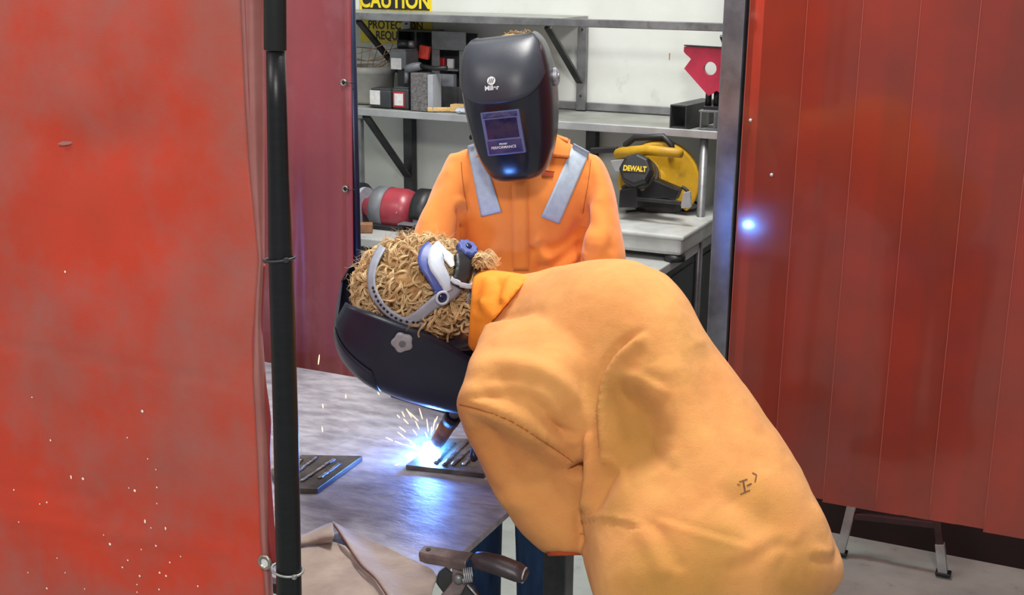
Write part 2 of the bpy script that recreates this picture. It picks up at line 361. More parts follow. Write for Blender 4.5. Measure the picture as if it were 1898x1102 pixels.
# strip curtain
S = thing('strip_curtain', (.3, 3.235, .38), 'curtain of overlapping dark red translucent vinyl strips beside the steel post', 'strip curtain')
put('rail', MB().bx(-.835, 1.6, 3.228, 3.246, 2.24, 2.3), 'steel_dark', S, bevel=.003)
left0 = at_y(1490, 0, 3.235).x
seam_b = [at_y(x, y, 3.235) for x, y in ((1615, 921), (1709, 941))]; pitch = .1385; s0 = at_y(1710, 0, 3.235).x
for k in range(-3, 12):
    x0 = s0+pitch*k; w_ = .205; P = []
    if k == -3: x0 = -.832; w_ = .2
    for i in range(40):
        z = .385+(2.25-.385)*i/39; row = []
        for j in range(11):
            s = j/10; bow = .0025*sin(3*z+k*1.3)+.004*(s-.5)*sin(1.7*z+k*2.1)
            row.append(Vector((x0+w_*s+.002*sin(2*z+k), (3.2275 if k == -3 else 3.222+.005*s)+bow*.15, z+.004*sin(k*2.3))))
        P.append(row)
    g0 = MB().grid(P); g0.mi = 1; g0.tube([r[0]+Vector((0, -.001, 0)) for r in P], .0011, 6); put('strip', g0, ['strip', 'strip_highlight'], S, smooth=True)
# rivets on first strip
for x, y in ((1391, 223), (1430, 324)):
    put('rivet', MB().lathe(at_y(x, y, 3.219), (0, -1, 0), [(0, .005), (.003, .004), (.0035, .001)], 14), 'steel_light', S, smooth=True)

# trestle legs under the strips
def fz(x, y): return at_z(x, y, 0)
TY = 3.7
rb = at_y(1748, 1062, TY); rt = at_y(1735, 940, TY); lb = at_y(1556, 1030, TY); lt = at_y(1584, 915, TY)
T = thing('trestle', ((rb.x+lb.x)/2, TY, 0), 'splayed metal stand with light and shade painted on its legs, on the floor below the strips', 'stand')
def ext(a, b, z): return a+(b-a)*((z-a.z)/(b.z-a.z))
for a, b, k in ((rb, rt, 1009), (lb, lt, 968)):
    f0 = ext(a, b, .006); top = ext(a, b, .8); mid = ext(a, b, .004+at_y(1745, k, TY).z)
    put('leg', MB().bar(mid, top, .022, .022, (0, 1, 0)), 'leg_shade', T, bevel=.002)
    lo = put('lit_leg_end', MB().bar(f0, mid, .027, .027, (0, 1, 0)), 'leg_lit', T, bevel=.002)  # added piece that paints the lit lower length of the leg
    put('foot', MB().box(f0+Vector((0, 0, .006)), (.045, .035, .012)), 'blackp', T, bevel=.003)
c1 = at_y(1567, 953, TY); c2 = at_y(1738, 972, TY)
put('crossbar', MB().bar(c1, c2, .02, .02), 'leg_shade', T, bevel=.002)
put('top_bar', MB().bar(ext(lb, lt, .81), ext(rb, rt, .81), .03, .03), 'leg_shade', T, bevel=.002)

# ================================================================== WALL SHELVING
SH = thing('steel_shelving', (-1.9, 4.1, .9), 'two-tier angle iron shelving fixed to the white wall above the bench', 'shelving')
YF, YB = 3.965, 4.345; XL, XR = -3.0, -1.10; Z1, Z2 = 1.278, 1.624
for z in (Z1, Z2):
    nm = 'shelf_board'
    put(nm, MB().bx(XL, XR if z == Z1 else at_y(1090, 34, YB).x, YF+.006, YB, z-.012, z-.002), 'shelf_top', SH, bevel=.001)
    put('front_rail', MB().bx(XL, XR, YF-.006, YF+.005, z-.024, z+.003), 'steel_light' if z == Z1 else 'steel', SH, bevel=.0025)
put('end_rail', MB().bx(XR-.004, XR+.008, YF, YB, Z1-.024, Z1+.003), 'steel', SH, bevel=.002)
put('end_rail', MB().bx(XR-.004, XR+.008, YF, YB, Z2-.024, Z2+.003), 'steel', SH, bevel=.002)
put('wall_rail', MB().bx(XL, XR-.1, YB-.012, YB, Z1+.002, Z1+.03), 'steel', SH, bevel=.002)
def upright(x, z0, z1): put('upright', MB().bx(x-.018, x+.018, YB-.034, YB-.013, z0, z1), 'steel', SH, bevel=.002)
ux = at_y(1080, 120, YB-.02).x; upright(ux, Z1+.002, Z2-.038)
ux2 = at_y(757, 120, YB-.02).x; upright(ux2, Z1+.002, Z2-.038)
bt = at_y(1040, 50, YF+.03); bb = at_y(1077, 165, YB-.045)
put('brace', MB().bar((ux, YF+.03, Z2-.03), (ux, YB-.045, Z2-.24), .012, .026, (1, 0, 0)), 'steel_dark', SH, bevel=.002)
put('brace', MB().bar((ux2-.02, YF+.03, Z2-.03), (ux2-.02, YB-.045, Z2-.24), .012, .026, (1, 0, 0)), 'steel_dark', SH, bevel=.002)
ux3 = at_y(760, 270, YB-.02).x
put('upright', MB().bx(ux3-.02, ux3+.02, YB-.04, YB, .905, Z1-.014), 'steel_dark', SH, bevel=.002)
put('brace', MB().bar((ux3, YF+.03, Z1-.03), (ux3, YB-.045, Z1-.3), .012, .032, (1, 0, 0)), 'steel_dark', SH, bevel=.002)
fx = at_y(666, 270, YF+.02).x
put('leg', MB().bx(fx-.016, fx+.016, YF+.006, YF+.03, .905, Z1-.04), 'steel', SH, bevel=.002)
px_ = at_y(1301, 350, YF+.02).x
put('leg', MB().tube([(px_, YF+.02, .003), (px_, YF+.02, Z1-.022)], .0135, 16), 'steel', SH, smooth=True)
put('upright', MB().bx(XR-.045, XR-.005, YB-.04, YB, .905, Z1-.014), 'steel_dark', SH, bevel=.002)
ux4 = at_y(1098, 270, YB-.02).x
put('upright', MB().bx(ux4-.02, ux4+.02, YB-.04, YB, .905, Z1-.014), 'steel_dark', SH, bevel=.002)
put('end_brace', MB().bar((XR-.01, YF+.03, Z2-.04), (XR-.01, YB-.04, Z2-.26), .01, .026, (1, 0, 0)), 'steel_dark', SH, bevel=.002)
for x in (ux, ux2):
    for z in (Z2-.05, Z1+.055): put('bolt', MB().lathe((x, YB-.034, z), (0, -1, 0), [(0, .005), (.004, .004)], 8), 'steel_dark', SH)


# caution sign on the wall
a = at_y(668, 60, 4.345); b = at_y(800, 60, 4.345); zt = 1.84; zb = at_y(668, 78, 4.345).z
SG = thing('caution_sign', ((a.x+b.x)/2, 4.343, zb), 'yellow caution sign on the wall behind the upper shelf', 'sign')
put('plate', MB().bx(a.x, b.x, 4.3445, 4.3495, zb, zt), 'sign_y', SG, bevel=.001)
cx = (a.x+b.x)/2
def zz(y): return at_y(734, y, 4.343).z
put('heading_panel', MB().bx(a.x+.012, b.x-.008, 4.3425, 4.3448, zz(18), zt-.015), 'sign_k', SG)
put('lettering', text_mb('CAUTION', (.068, .082), (cx, 4.3415, zz(2)), X_, Z_, bold=.03, spacing=1.05), 'sign_y', SG)
for s, y, sx in (('HEARING', 28, .040), ('PROTECTION', 47.5, .0405), ('REQUIRED', 67, .0385)):
    put('lettering', text_mb(s, (sx, .046), (cx, 4.3435, zz(y)), X_, Z_, bold=.022), 'sign_k', SG)
rm = MB(); p = at_y(1241, 104, 4.349); rm.box(p, (.003, .002, .022)); put('rust_streak', rm, 'rust', None, 'short rusty orange streak on the bare white wall', 'stain')

# ---- things on the middle shelf
def shelf_pt(x, y, yy): return at_y(x, y, yy)
ZS = Z1+.0
def boxpx(x0, y0, x1, y1, yf, dep):
    a = at_y(x0, y1, yf); b = at_y(x1, y0, yf); return a.x, b.x, yf, yf+dep, a.z, b.z
# bucket
bc = at_y(687, 190, 4.17)
BK = thing('plastic_bucket', (bc.x, 4.17, ZS), 'off-white round plastic tub at the left end of the middle shelf', 'bucket')
hz = at_y(690, 122, 4.17).z-ZS
put('tub', MB().lathe((bc.x, 4.17, ZS+.001), Z_, [(0, .078), (.01, .086), (hz*.8, .095), (hz*.82, .1), (hz, .102), (hz, .097), (hz*.8, .09), (.02, .08)], 40, cap=True), 'plastic_w', BK, smooth=True)
# wire basket standing in tub
wb = MB(); c = Vector((bc.x+.0, 4.17, ZS+hz))
for k in range(3):
    zc = c.z+.0+.035*k; r_ = .07+.012*k
    wb.tube([(c.x+.012*k+r_*1.15*cos(t), 4.17+r_*.9*sin(t), zc+.014*sin(t*2+k)+.018*cos(t)) for t in [2*pi*i/28 for i in range(29)]], .0018, 5)
for i in range(10):
    t = 2*pi*i/10; wb.tube([(c.x+.05*cos(t), 4.17+.05*sin(t), c.z-.06), (c.x+.08*cos(t), 4.17+.065*sin(t), c.z), (c.x+.024+.108*cos(t), 4.17+.085*sin(t), c.z+.075+.018*cos(t))], .0015, 5)
put('wire_basket', wb, 'wire', None, 'tan wire basket sticking up out of the white tub', 'basket', smooth=True)
def label_box(nm, q, dep, m, ml, lab, yf, lq, cat='case'):
    x0, x1, y0, y1, z0, z1 = boxpx(*q, yf, dep); z0 = q[4] if len(q) > 4 else z0
    t = thing(nm, ((x0+x1)/2, (y0+y1)/2, z0), lab, cat)
    put('body', MB().bx(x0, x1, y0, y1, z0, z1), m, t, bevel=.006); put('lid', MB().bx(x0+.004, x1-.004, y0+.004, y1-.004, z1, z1+.006), m, t, bevel=.003)
    a = at_y(lq[0], lq[3], yf-.001); b = at_y(lq[2], lq[1], yf-.001); put('paper_label', MB().bx(a.x, b.x, yf-.002, yf+.001, a.z, b.z), ml, t)
    return t
def on(q, yf, dep):  # make z0 rest on shelf
    x0, x1, y0, y1, z0, z1 = boxpx(*q, yf, dep); return x0, x1, y0, y1, ZS, z1
def case(nm, q, yf, dep, m, ml, lq, lab, z0=None, cat='case', extra=None):
    x0, x1, y0, y1, zz0, z1 = boxpx(*q, yf, dep); z0 = ZS if z0 is None else z0
    t = thing(nm, ((x0+x1)/2, (y0+y1)/2, z0), lab, cat)
    put('body', MB().bx(x0, x1, y0, y1, z0, z1-.006), m, t, bevel=.006); put('lid', MB().bx(x0+.004, x1-.004, y0+.004, y1-.004, z1-.008, z1), m, t, bevel=.003)
    a = at_y(lq[0], lq[3], yf-.001); b = at_y(lq[2], lq[1], yf-.001)
    pl_ = put('paper_label', MB().bx(a.x, b.x, yf-.0025, yf+.001, a.z, b.z), ml, t, bevel=.0008)
    if extra: extra(t, a, b, yf)
    return z1
case('plastic_case', (685, 165, 724, 196), 4.02, .07, 'box_d', 'labelw', (686, 168, 704, 193), 'black plastic case with a large white label, on the middle shelf')
def redframe(t, a, b, yf):
    put('red_border', MB().bx(a.x-.005, b.x+.005, yf-.0018, yf+.001, a.z-.005, b.z+.006), 'red', t)
case('plastic_case', (727, 162, 757, 199), 4.02, .06, 'box_d', 'labelw', (731, 174, 747, 195), 'small black case with a red-bordered label, on the middle shelf', extra=redframe)
# fixture: open steel box with cut out plate
x0 = at_y(737, 100, 4.2).x; x1 = at_y(800, 100, 4.2).x; x2 = at_y(863, 100, 4.2).x; zt = at_y(800, 57, 4.2).z
FX = thing('steel_box_rack', ((x0+x2)/2, 4.22, ZS), 'welded grey steel rack with dark pigeonholes and a cut-out plate, on the middle shelf', 'rack')
Yb = 4.2
put('frame', MB().bx(x0, x1, Yb, Yb+.1, zt-.006, zt).bx(x0, x0+.006, Yb, Yb+.1, ZS, zt-.006).bx((x0+x1)/2, (x0+x1)/2+.01, Yb, Yb+.1, ZS, zt-.006).bx(x0+.006, x1, Yb+.09, Yb+.1, ZS, zt-.006), 'steel_dark', FX)
zc1 = at_y(830, 93, Yb).z; zc2 = at_y(830, 128, Yb).z; zc3 = at_y(830, 160, Yb).z
put('cut_plate', MB().bx(x1, x2, Yb, Yb+.006, zc1, zt).bx(x1, x1+.033, Yb, Yb+.006, zc3, zc1).bx(x2-.028, x2, Yb, Yb+.006, zc3, zc1).bx(x1, x2, Yb, Yb+.006, ZS, zc3).bx(x1+.034, x2-.029, Yb-.01, Yb+.04, zc2-.006, zc2), 'steel', FX, bevel=.0015)
put('back_plate', MB().bx(x1+.001, x2, Yb+.09, Yb+.1, ZS, zt-.01), 'box_d', FX)
put('gusset', MB().prism([(x2-.03, Yb-.001, zc3), (x2-.03, Yb-.001, ZS), (x2-.075, Yb-.001, ZS)], (0, -.02, 0)), 'steel', FX)
# items in the rack
pk = at_y(787, 97, 4.19)
put('packet', MB().box(pk, (.042, .018, .05), Matrix.Rotation(.15, 3, 'Y')), 'red_br', None, 'bright red packet in the dark opening of the steel rack', 'packet', bevel=.003)
kk = MB(); xa = at_y(820, 120, 4.24)
put('welding_tip_pack', MB().box((xa.x, 4.235, zc2+.02), (.03, .02, .038)), 'red', None, 'small red packet behind the rack\'s cut-out plate', 'packet', bevel=.003)
put('white_card', MB().box((xa.x+.036, 4.24, zc2+.018), (.026, .012, .035)), 'labelw', None, 'small white card in the cut-out of the rack plate', 'card', bevel=.001)
for i in range(1):
    put('steel_bar_stack', MB().box((xa.x+.02, 4.23, zc2-.045), (.08, .03, .05)), 'cab_lt', None, 'pale steel bar stack behind the lower cut-out of the rack', 'steel bars', bevel=.004)
# porous block and grey case on top
q = on((761, 137, 801, 200), 4.0, .07)
put('abrasive_block', MB().bx(q[0], q[0]+(q[1]-q[0])*.74, *q[2:]), 'brick', None, 'rough dark grey porous block standing on end on the middle shelf', 'block', bevel=.003)
put('tile_stack', MB().bx(q[0]+(q[1]-q[0])*.76, q[1], q[2]+.004, q[3], q[4], q[5]-.004), 'cab_lt', None, 'narrow pale grey stack beside the rough porous block', 'stack', bevel=.001)
# pistol tool lying on block
zb_ = q[5]
tl = thing('air_tool', (at_y(775, 130, 4.03).x, 4.03, zb_), 'grey hand tool with black barrel lying on the porous block', 'tool')
a = at_y(753, 128, 4.03); b = at_y(780, 122, 4.03); c = at_y(806, 127, 4.03)
put('body', MB().tube([a, (a+b)/2, b], [.014, .018, .014], 14), 'box_g', tl, smooth=True)
put('barrel', MB().tube([b, c, c+Vector((.05, .0, .004))], .0085, 12), 'blackp', tl, smooth=True)
put('grip', MB().tube([a+Vector((.003, 0, -.005)), a+Vector((.0, 0, -.05))], [.009, .008], 10), 'box_g', tl, smooth=True)
# grey case raised on a stand
zc = at_y(740, 129, 4.05).z
st = MB().bx(at_y(737, 150, 4.09).x, at_y(758, 150, 4.09).x, 4.09, 4.13, ZS, zc-.001)
put('riser_block', st, 'blackp', None, 'black upright block carrying the grey labelled case', 'block', bevel=.002)
z_ = case('plastic_case', (722, 92, 752, 130), 4.07, .1, 'box_g', 'labelw', (725, 108, 744, 128), 'grey plastic case with a white label, raised beside the steel rack', z0=zc)
g = at_y(738, 84, 4.11); GD = thing('grinding_tool', (g.x, 4.11, z_), 'dark cylindrical tool lying on top of the grey case', 'tool')
put('body', MB().tube([(g.x, 4.11, z_+.0165), (g.x+.04, 4.12, z_+.0165)], [.016, .016], 16), 'blackp', GD, smooth=True)
put('collar', MB().tube([(g.x+.041, 4.12, z_+.0165), (g.x+.06, 4.125, z_+.0165)], [.013, .013], 16), 'steel', GD, smooth=True)
# wood sticks
a = at_y(792, 196, 4.0); b = at_y(838, 190, 4.05); a.z = b.z = ZS+.0085
put('wooden_stick', MB().bar(a, b, .014, .015), 'wood', None, 'pale wooden stick lying flat on the shelf in front of the rack', 'stick', bevel=.003)
a = at_y(842, 188, 4.06); a.z = ZS+.014
put('wooden_block', MB().box(a+Vector((.02, 0, 0)), (.055, .04, .027)), 'wood', None, 'pale wooden block on the shelf behind the standing person\'s helmet', 'block', bevel=.002)
a = at_y(862, 198, 4.0); a.z = ZS+.011
cr = MB(); R = []
for i in range(7):
    R.append([Vector((a.x-.03+.012*i, a.y+.018*cos(t)*(1+.2*sin(i*2+t)), a.z+.010*sin(t)*(1+.2*cos(i*3+t)))) for t in [2*pi*k/10 for k in range(10)]])
put('crumpled_bag', cr.rings(R), 'stripe', None, 'small crumpled blue-grey plastic bag near the front of the shelf', 'bag')
# right end: square tube, channel piece, magnet on post
tz = at_y(1272, 195, 4.02).z
tb = MB(); A = at_y(1241, 228, 3.985); Bx = at_y(1273, 228, 3.985); hh = at_y(1255, 195, 3.985).z-ZS; wd = Bx.x-A.x; t_ = .004
R0 = Matrix.Rotation(-.12, 3, 'Z'); o0 = Vector((A.x, 3.985, ZS+.001)); ln = .26
for (u0, u1, v0, v1) in ((0, wd, 0, t_), (0, wd, hh-t_, hh), (0, t_, t_, hh-t_), (wd-t_, wd, t_, hh-t_)):
    tb.box(o0+R0 @ Vector(((u0+u1)/2, ln/2, (v0+v1)/2)), (u1-u0, ln, v1-v0), R0)
put('square_tube', tb, 'steel_dark', None, 'open square steel tube offcut lying at the right end of the shelf', 'steel tube')
# I-shaped offcut
q = boxpx(1294, 206, 1330, 230, 3.985, .09)
put('steel_offcut', MB().bx(q[0], q[1], q[2], q[3], ZS+.001, ZS+.007).bx(q[0], q[1], q[2], q[3], q[5]-.006, q[5]).bx(q[0]+.005, q[0]+.01, q[2], q[3], ZS+.007, q[5]-.006).bx(q[1]-.012, q[1]-.006, q[2], q[3], ZS+.007, q[5]-.006), 'steel', None, 'short I-shaped steel offcut beside the square tube on the shelf', 'steel offcut', bevel=.001)
zo = q[5]; pc = at_y(1320, 190, 4.03)
PS = thing('black_clamp_stand', (pc.x, 4.03, zo), 'short black twin-post stand on the steel offcut under the red magnet', 'stand')
zm = at_y(1320, 172, 4.03).z
put('base', MB().box((pc.x, 4.03, zo+.006), (.05, .04, .012)), 'blackp', PS, bevel=.002)
for dx in (-.013, .015): put('post', MB().tube([(pc.x+dx, 4.03, zo+.012), (pc.x+dx, 4.03, zm+.012)], .0105, 14), 'blackp', PS, smooth=True)
MG = [(1268, 86), (1267, 97), (1281, 109), (1268, 127), (1313, 178), (1328, 168), (1337, 174), (1337, 90)]
pts = [at_y(x, y, 4.0) for x, y in MG]
mt = thing('welding_magnet', (pc.x, 4.0, zm), 'red arrow-shaped welding magnet with a round hole, on the shelf by the post', 'magnet')
# plate with a hole: ring triangulation
hc = at_y(1316, 127, 4.0); hr = at_y(1328, 127, 4.0).x-hc.x
def hole_plate(poly, c, r, off, n=40):
    mb = MB(); L = []
    for k in range(n):
        t = 2*pi*k/n; d = Vector((cos(t), 0, sin(t))); best = None
        for i in range(len(poly)):
            a = poly[i]; b = poly[(i+1) % len(poly)]; e = b-a; den = d.x*(-e.z)+d.z*e.x
            if abs(den) < 1e-9: continue
            s_ = ((a.x-c.x)*(-e.z)+(a.z-c.z)*e.x)/den; u_ = (d.x*(a.z-c.z)-d.z*(a.x-c.x))/den
            if s_ > 0 and -1e-6 <= u_ <= 1+1e-6 and (best is None or s_ > best): best = s_
        L.append((c+d*r, c+d*(best or r)))
    # insert corners
    off = Vector(off); vs = []
    for a, b in L: vs += [a, b, a+off, b+off]
    fs = []
    for k in range(n):
        i = 4*k; j = 4*((k+1) % n); fs += [(i, i+1, j+1, j), (i+2, j+2, j+3, i+3), (i+1, i+3, j+3, j+1), (i, j, j+2, i+2)]
    return mb.add(vs, fs)
put('body', hole_plate(pts, hc, hr, (0, .018, 0), 160), 'red_mag', mt)
put('edge_plate', MB().bar(pts[0]+Vector((0, .009, .003)), pts[-1]+Vector((0, .009, .003)), .022, .004), 'steel_dark', mt)

# ================================================================== BENCH
BX0, BX1, BY0, BY1, BZ = -3.1, -1.15, 3.52, 4.345, .9
BN = thing('workbench', ((BX0+BX1)/2, 3.93, 0), 'long grey steel workbench against the back wall with dark cabinet end', 'workbench')
put('worktop', MB().bx(BX0, BX1, BY0, BY1, BZ-.03, BZ), 'bench', BN, bevel=.004)
put('carcass', MB().bx(BX0+.02, BX1-.012, BY0+.02, BY1-.02, .001, BZ-.03), 'cab', BN, bevel=.004)
for y0_, y1_ in ((BY0+.05, BY0+.42), (BY0+.45, BY1-.04)):
    put('side_panel', MB().bx(BX1-.013, BX1-.006, y0_, y1_, .06, BZ-.06), 'cab', BN, bevel=.003)
for i in range(5):
    x = BX0+.04+i*.38
    d = put('drawer', MB().bx(x, x+.36, BY0+.008, BY0+.021, BZ-.13, BZ-.045), 'cab_lt', BN, bevel=.003)
    put('handle', MB().bx(x+.12, x+.24, BY0-.006, BY0+.008, BZ-.095, BZ-.083), 'steel_dark', d, bevel=.002)
    put('door', MB().bx(x, x+.36, BY0+.008, BY0+.021, .06, BZ-.145), 'cab_lt', BN, bevel=.003)

# ---- bench grinder
gx = at_y(730, 400, 3.74).x; gz = at_y(716, 387, 3.74).z; gy = 3.74
G = thing('bench_grinder', (gx, gy, BZ), 'red bench grinder with two guarded stone wheels on the workbench', 'bench grinder')
body = MB(); prof = [(-.13, .018), (-.125, .03), (-.1, .036), (-.085, .05), (-.06, .07), (-.03, .078), (.05, .078), (.075, .07), (.09, .05), (.1, .034), (.12, .03)]
put('motor_housing', body.lathe((gx, gy, gz), (1, 0, 0), prof, 40), 'grinder_red', G, smooth=True)
bandm = MB().lathe((gx-.01, gy, gz), (1, 0, 0), [(-.052, .0745), (-.05, .0795), (.0, .0805), (.0, .079)], 40, cap=False)
put('name_band', bandm, 'box_g', G, smooth=True)
put('pedestal', MB().box((gx, gy-.01, (BZ+.02+gz-.06)/2), (.1, .1, gz-.06-BZ-.018)), 'box_g', G, bevel=.01)
put('base', MB().box((gx, gy, BZ+.01), (.16, .16, .018)), 'blackp', G, bevel=.005)
put('switch_plate', MB().box((gx+.005, gy-.062, BZ+.045), (.055, .006, .028)), 'steel_light', G, bevel=.002)
put('switch', MB().box((gx+.005, gy-.067, BZ+.045), (.034, .006, .014)), 'red', G, bevel=.002)
for sgn, dx in ((1, .115), (-1, -.135)):
    wx = gx+dx; w0 = put('grinding_wheel', MB().lathe((wx, gy, gz), (1, 0, 0), [(0, .03), (0, .07), (.022, .07), (.022, .03)], 40), 'stone', G, smooth=False)
    gd = MB(); th = [radians(a) for a in range(-40 if sgn > 0 else -60, 200, 10)]
    P = [[Vector((wx+sgn*xx, gy-rr*cos(t+.6), gz+rr*sin(t+.6))) for t in th] for xx, rr in ((-.006, .055), (-.006, .084), (.05, .084), (.05, .02))]
    put('wheel_guard', gd.grid(P), 'blackp', G, smooth=True, solid=.003)
    put('tool_rest', MB().box((wx+.0, gy-.1, gz-.022), (.06, .045, .005)).box((wx+sgn*.03, gy-.075, gz-.04), (.006, .03, .04)), 'box_g', G, bevel=.002)
    put('hub', MB().lathe((wx+sgn*.02, gy, gz), (sgn, 0, 0), [(0, .024), (.012, .02), (.02, .008)], 20), 'steel', G, smooth=True)
hs = MB()
for a_ in (-.5, .1): hs.lathe((gx+.055, gy-.072*cos(a_), gz+.072*sin(a_)), (0.5, -1, 0), [(0, .006), (.004, .004)], 10)
put('screw', hs, 'steel_light', G)
wbk = at_y(672, 424, 3.60)
put('wooden_offcut', MB().box((wbk.x, 3.60, BZ+.017), (.07, .04, .032), Matrix.Rotation(.5, 3, 'Z')), 'wood_b', None, 'brown wooden offcut lying on the bench left of the grinder pedestal', 'wood block', bevel=.003)
cb = MB(); a = at_y(649, 330, 3.9)
cb.tube([p for p in cat_rom([(a.x, 3.9, a.z+.04), (a.x+.01, 3.88, a.z), (a.x+.03, 3.86, a.z-.07), (a.x+.05, 3.8, a.z-.1)], 6)], .004, 6)
put('grinder_cord', cb, 'blackp', None, 'black power cord rising behind the bench grinder', 'cord', smooth=True)

# ---- chop saw
def sp(x, y, yy): return at_y(x, y, yy)
SW = thing('chop_saw', (at_y(1210, 400, 3.85).x, 3.9, BZ), 'yellow chop saw with black motor on a cast base, on the workbench', 'chop saw')
b0 = at_y(1140, 430, 3.72).x; b1 = at_y(1268, 430, 3.68).x; zt_ = BZ+.085
put('base', MB().bx(b0-.06, b1, 3.66, 4.2, BZ+.022, zt_), 'cast', SW, bevel=.012)
put('base_rim', MB().bx(b0-.07, b1+.008, 3.652, 4.208, zt_-.012, zt_+.004), 'cast', SW, bevel=.006)
for x in (b0-.03, b1-.03):
    for y in (3.69, 4.17): put('foot', MB().lathe((x, y, BZ+.001), Z_, [(0, .034), (.014, .034), (.022, .028)], 20), 'blackp', SW, smooth=True)
# wheel guard (large yellow disc section)
wc = at_y(1222, 335, 3.98); wr = .137; wc = Vector((wc.x, 3.98, wc.z)); ax = Vector((.25, -1, 0)).normalized()
gd = MB(); u, v, d = basis(ax); u = Vector((1, .25, 0)).normalized(); v = Vector((0, 0, 1))
def arc_disc(c, r, a0, a1, t0, t1, n=30):
    mb = MB(); ring = [c]+[c+u*r*cos(a0+(a1-a0)*i/n)+v*r*sin(a0+(a1-a0)*i/n) for i in range(n+1)]
    return mb.prism([p+ax*t0 for p in ring], ax*(t1-t0))
put('blade_guard', arc_disc(wc, wr, radians(-45), radians(215), -.03, .035), 'saw_y', SW, bevel=.008)
put('cutting_wheel', MB().lathe(wc+ax*-.002, ax, [(0, .125), (.003, .125)], 40), 'blackp', SW)
put('guard_hub', MB().lathe(wc+ax*.036+u*-.02, ax, [(0, .052), (.006, .05), (.012, .03)], 30), 'saw_y', SW, smooth=False, bevel=.002)
mc = at_y(1178, 314, 3.79); mc = Vector((mc.x, 3.79, mc.z))
mb_ = wc+ax*.045+Vector((-.045, 0, .012))
dm = (mc-mb_).normalized(); Lm = (mc-mb_).length
put('motor', MB().lathe(mb_, dm, [(0, .05), (.02, .056), (Lm*.55, .058), (Lm*.56, .054), (Lm*.8, .054), (Lm*.82, .052)], 32), 'saw_grey', SW, smooth=False)
put('motor_ring', MB().lathe(mb_, dm, [(Lm*.3, .059), (Lm*.3, .061), (Lm*.38, .061), (Lm*.38, .059)], 32, cap=False), 'saw_y', SW)
put('motor_cap', MB().lathe(mb_, dm, [(Lm*.78, .05), (Lm*.8, .058), (Lm*.98, .056), (Lm*1.05, .048), (Lm*1.06, .0)], 8), 'blackp', SW, bevel=.004)
rt_ = dm.cross(Vector((0, 0, 1))).normalized()
if rt_.x < 0: rt_ = -rt_
fc = mb_+dm*(Lm*1.062)
upv = rt_.cross(dm); upv = upv if upv.z > 0 else -upv
put('name_plate', MB().prism([fc+rt_*a+upv*b for a, b in ((-.036, -.011), (.036, -.011), (.036, .011), (-.036, .011))], dm*.002), 'sign_k', SW)
put('lettering', text_mb('DEWALT', (.019, .024), fc+dm*.003, rt_, upv, bold=.04), 'dial', SW)
# handle: yellow bar across top
h0 = at_y(1147, 285, 3.88); h1 = at_y(1200, 278, 3.85); h2 = at_y(1262, 284, 3.8)
put('handle', MB().tube([h0+Vector((0, .05, .005)), h0, (h0+h1)/2, h1, h2], [.013, .019, .02, .017, .015], 14), 'saw_y', SW, smooth=True)
a = at_y(1160, 268, 3.95); b = at_y(1245, 268, 3.95)
put('carry_handle', MB().tube([a+Vector((0, 0, -.03)), a, a+Vector((.03, 0, .025)), b+Vector((-.03, 0, .025)), b, b+Vector((0, 0, -.03))], .011, 12), 'blackp', SW, smooth=True)
# black arm and vise
a = at_y(1255, 372, 3.82); b = at_y(1160, 335, 3.85)
put('arm', MB().prism([at_y(x, y, 3.84) for x, y in ((1150, 345), (1205, 330), (1258, 352), (1250, 372), (1235, 366), (1160, 372))], (0, .05, 0)), 'blackp', SW, bevel=.004)
put('fence', MB().bar(at_y(1180, 368, 3.8), at_y(1262, 376, 3.8), .012, .012), 'steel_dark', SW, bevel=.002)
put('vise_block', MB().prism([at_y(x, y, 3.8) for x, y in ((1148, 352), (1180, 345), (1182, 385), (1146, 385))], (0, .06, 0)), 'blackp', SW, bevel=.004)
put('crank', MB().tube(cat_rom([at_y(1264, 346, 3.8), at_y(1276, 356, 3.8), at_y(1278, 372, 3.8), at_y(1268, 384, 3.8)], 4), .006, 8), 'blackp', SW, smooth=True)
put('bracket', MB().prism([at_y(x, y, 3.79) for x, y in ((1266, 357), (1279, 354), (1281, 384), (1262, 386))], (0, .012, 0)), 'steel_light', SW, bevel=.002)
put('guard_lever', MB().bar(at_y(1095, 279, 3.9), at_y(1145, 277, 3.9), .02, .02), 'blackp', SW, bevel=.004)
put('spring_plate', MB().prism([at_y(x, y, 3.86) for x, y in ((1131, 298), (1160, 294), (1150, 318), (1140, 318))], (0, .01, 0)), 'steel_light', SW, bevel=.002)
zc_ = zt_+.012
cpts = [at_z(1160, 392, zc_), at_z(1200, 388, zc_), at_z(1240, 380, zc_), at_z(1275, 372, zc_+.02), at_z(1296, 380, zc_+.01), at_z(1280, 390, zc_), at_z(1230, 386, zc_)]
put('power_cord', MB().tube(cat_rom(cpts, 8), .0045, 8), 'blackp', SW, smooth=True)
a = at_y(1311, 470, 3.9)
# hanging black plug behind the standing person
a = at_y(880, 236, 4.2)
hp = MB().tube([(a.x, 4.2, Z1-.013), (a.x+.003, 4.2, Z1-.05), (a.x-.002, 4.2, Z1-.09)], [.005, .008, .006], 8)
put('cable_coil', MB().tube([(a.x+.014*cos(t)*(1+.1*sin(3*t)), 4.2+.01*sin(2*t), Z1-.014-.02*t/3+.012*sin(t)) for t in [i*.4 for i in range(40)]], .006, 6), 'blackp', None, 'black cable coil hanging under the middle shelf by the helmet', 'cable', smooth=True)

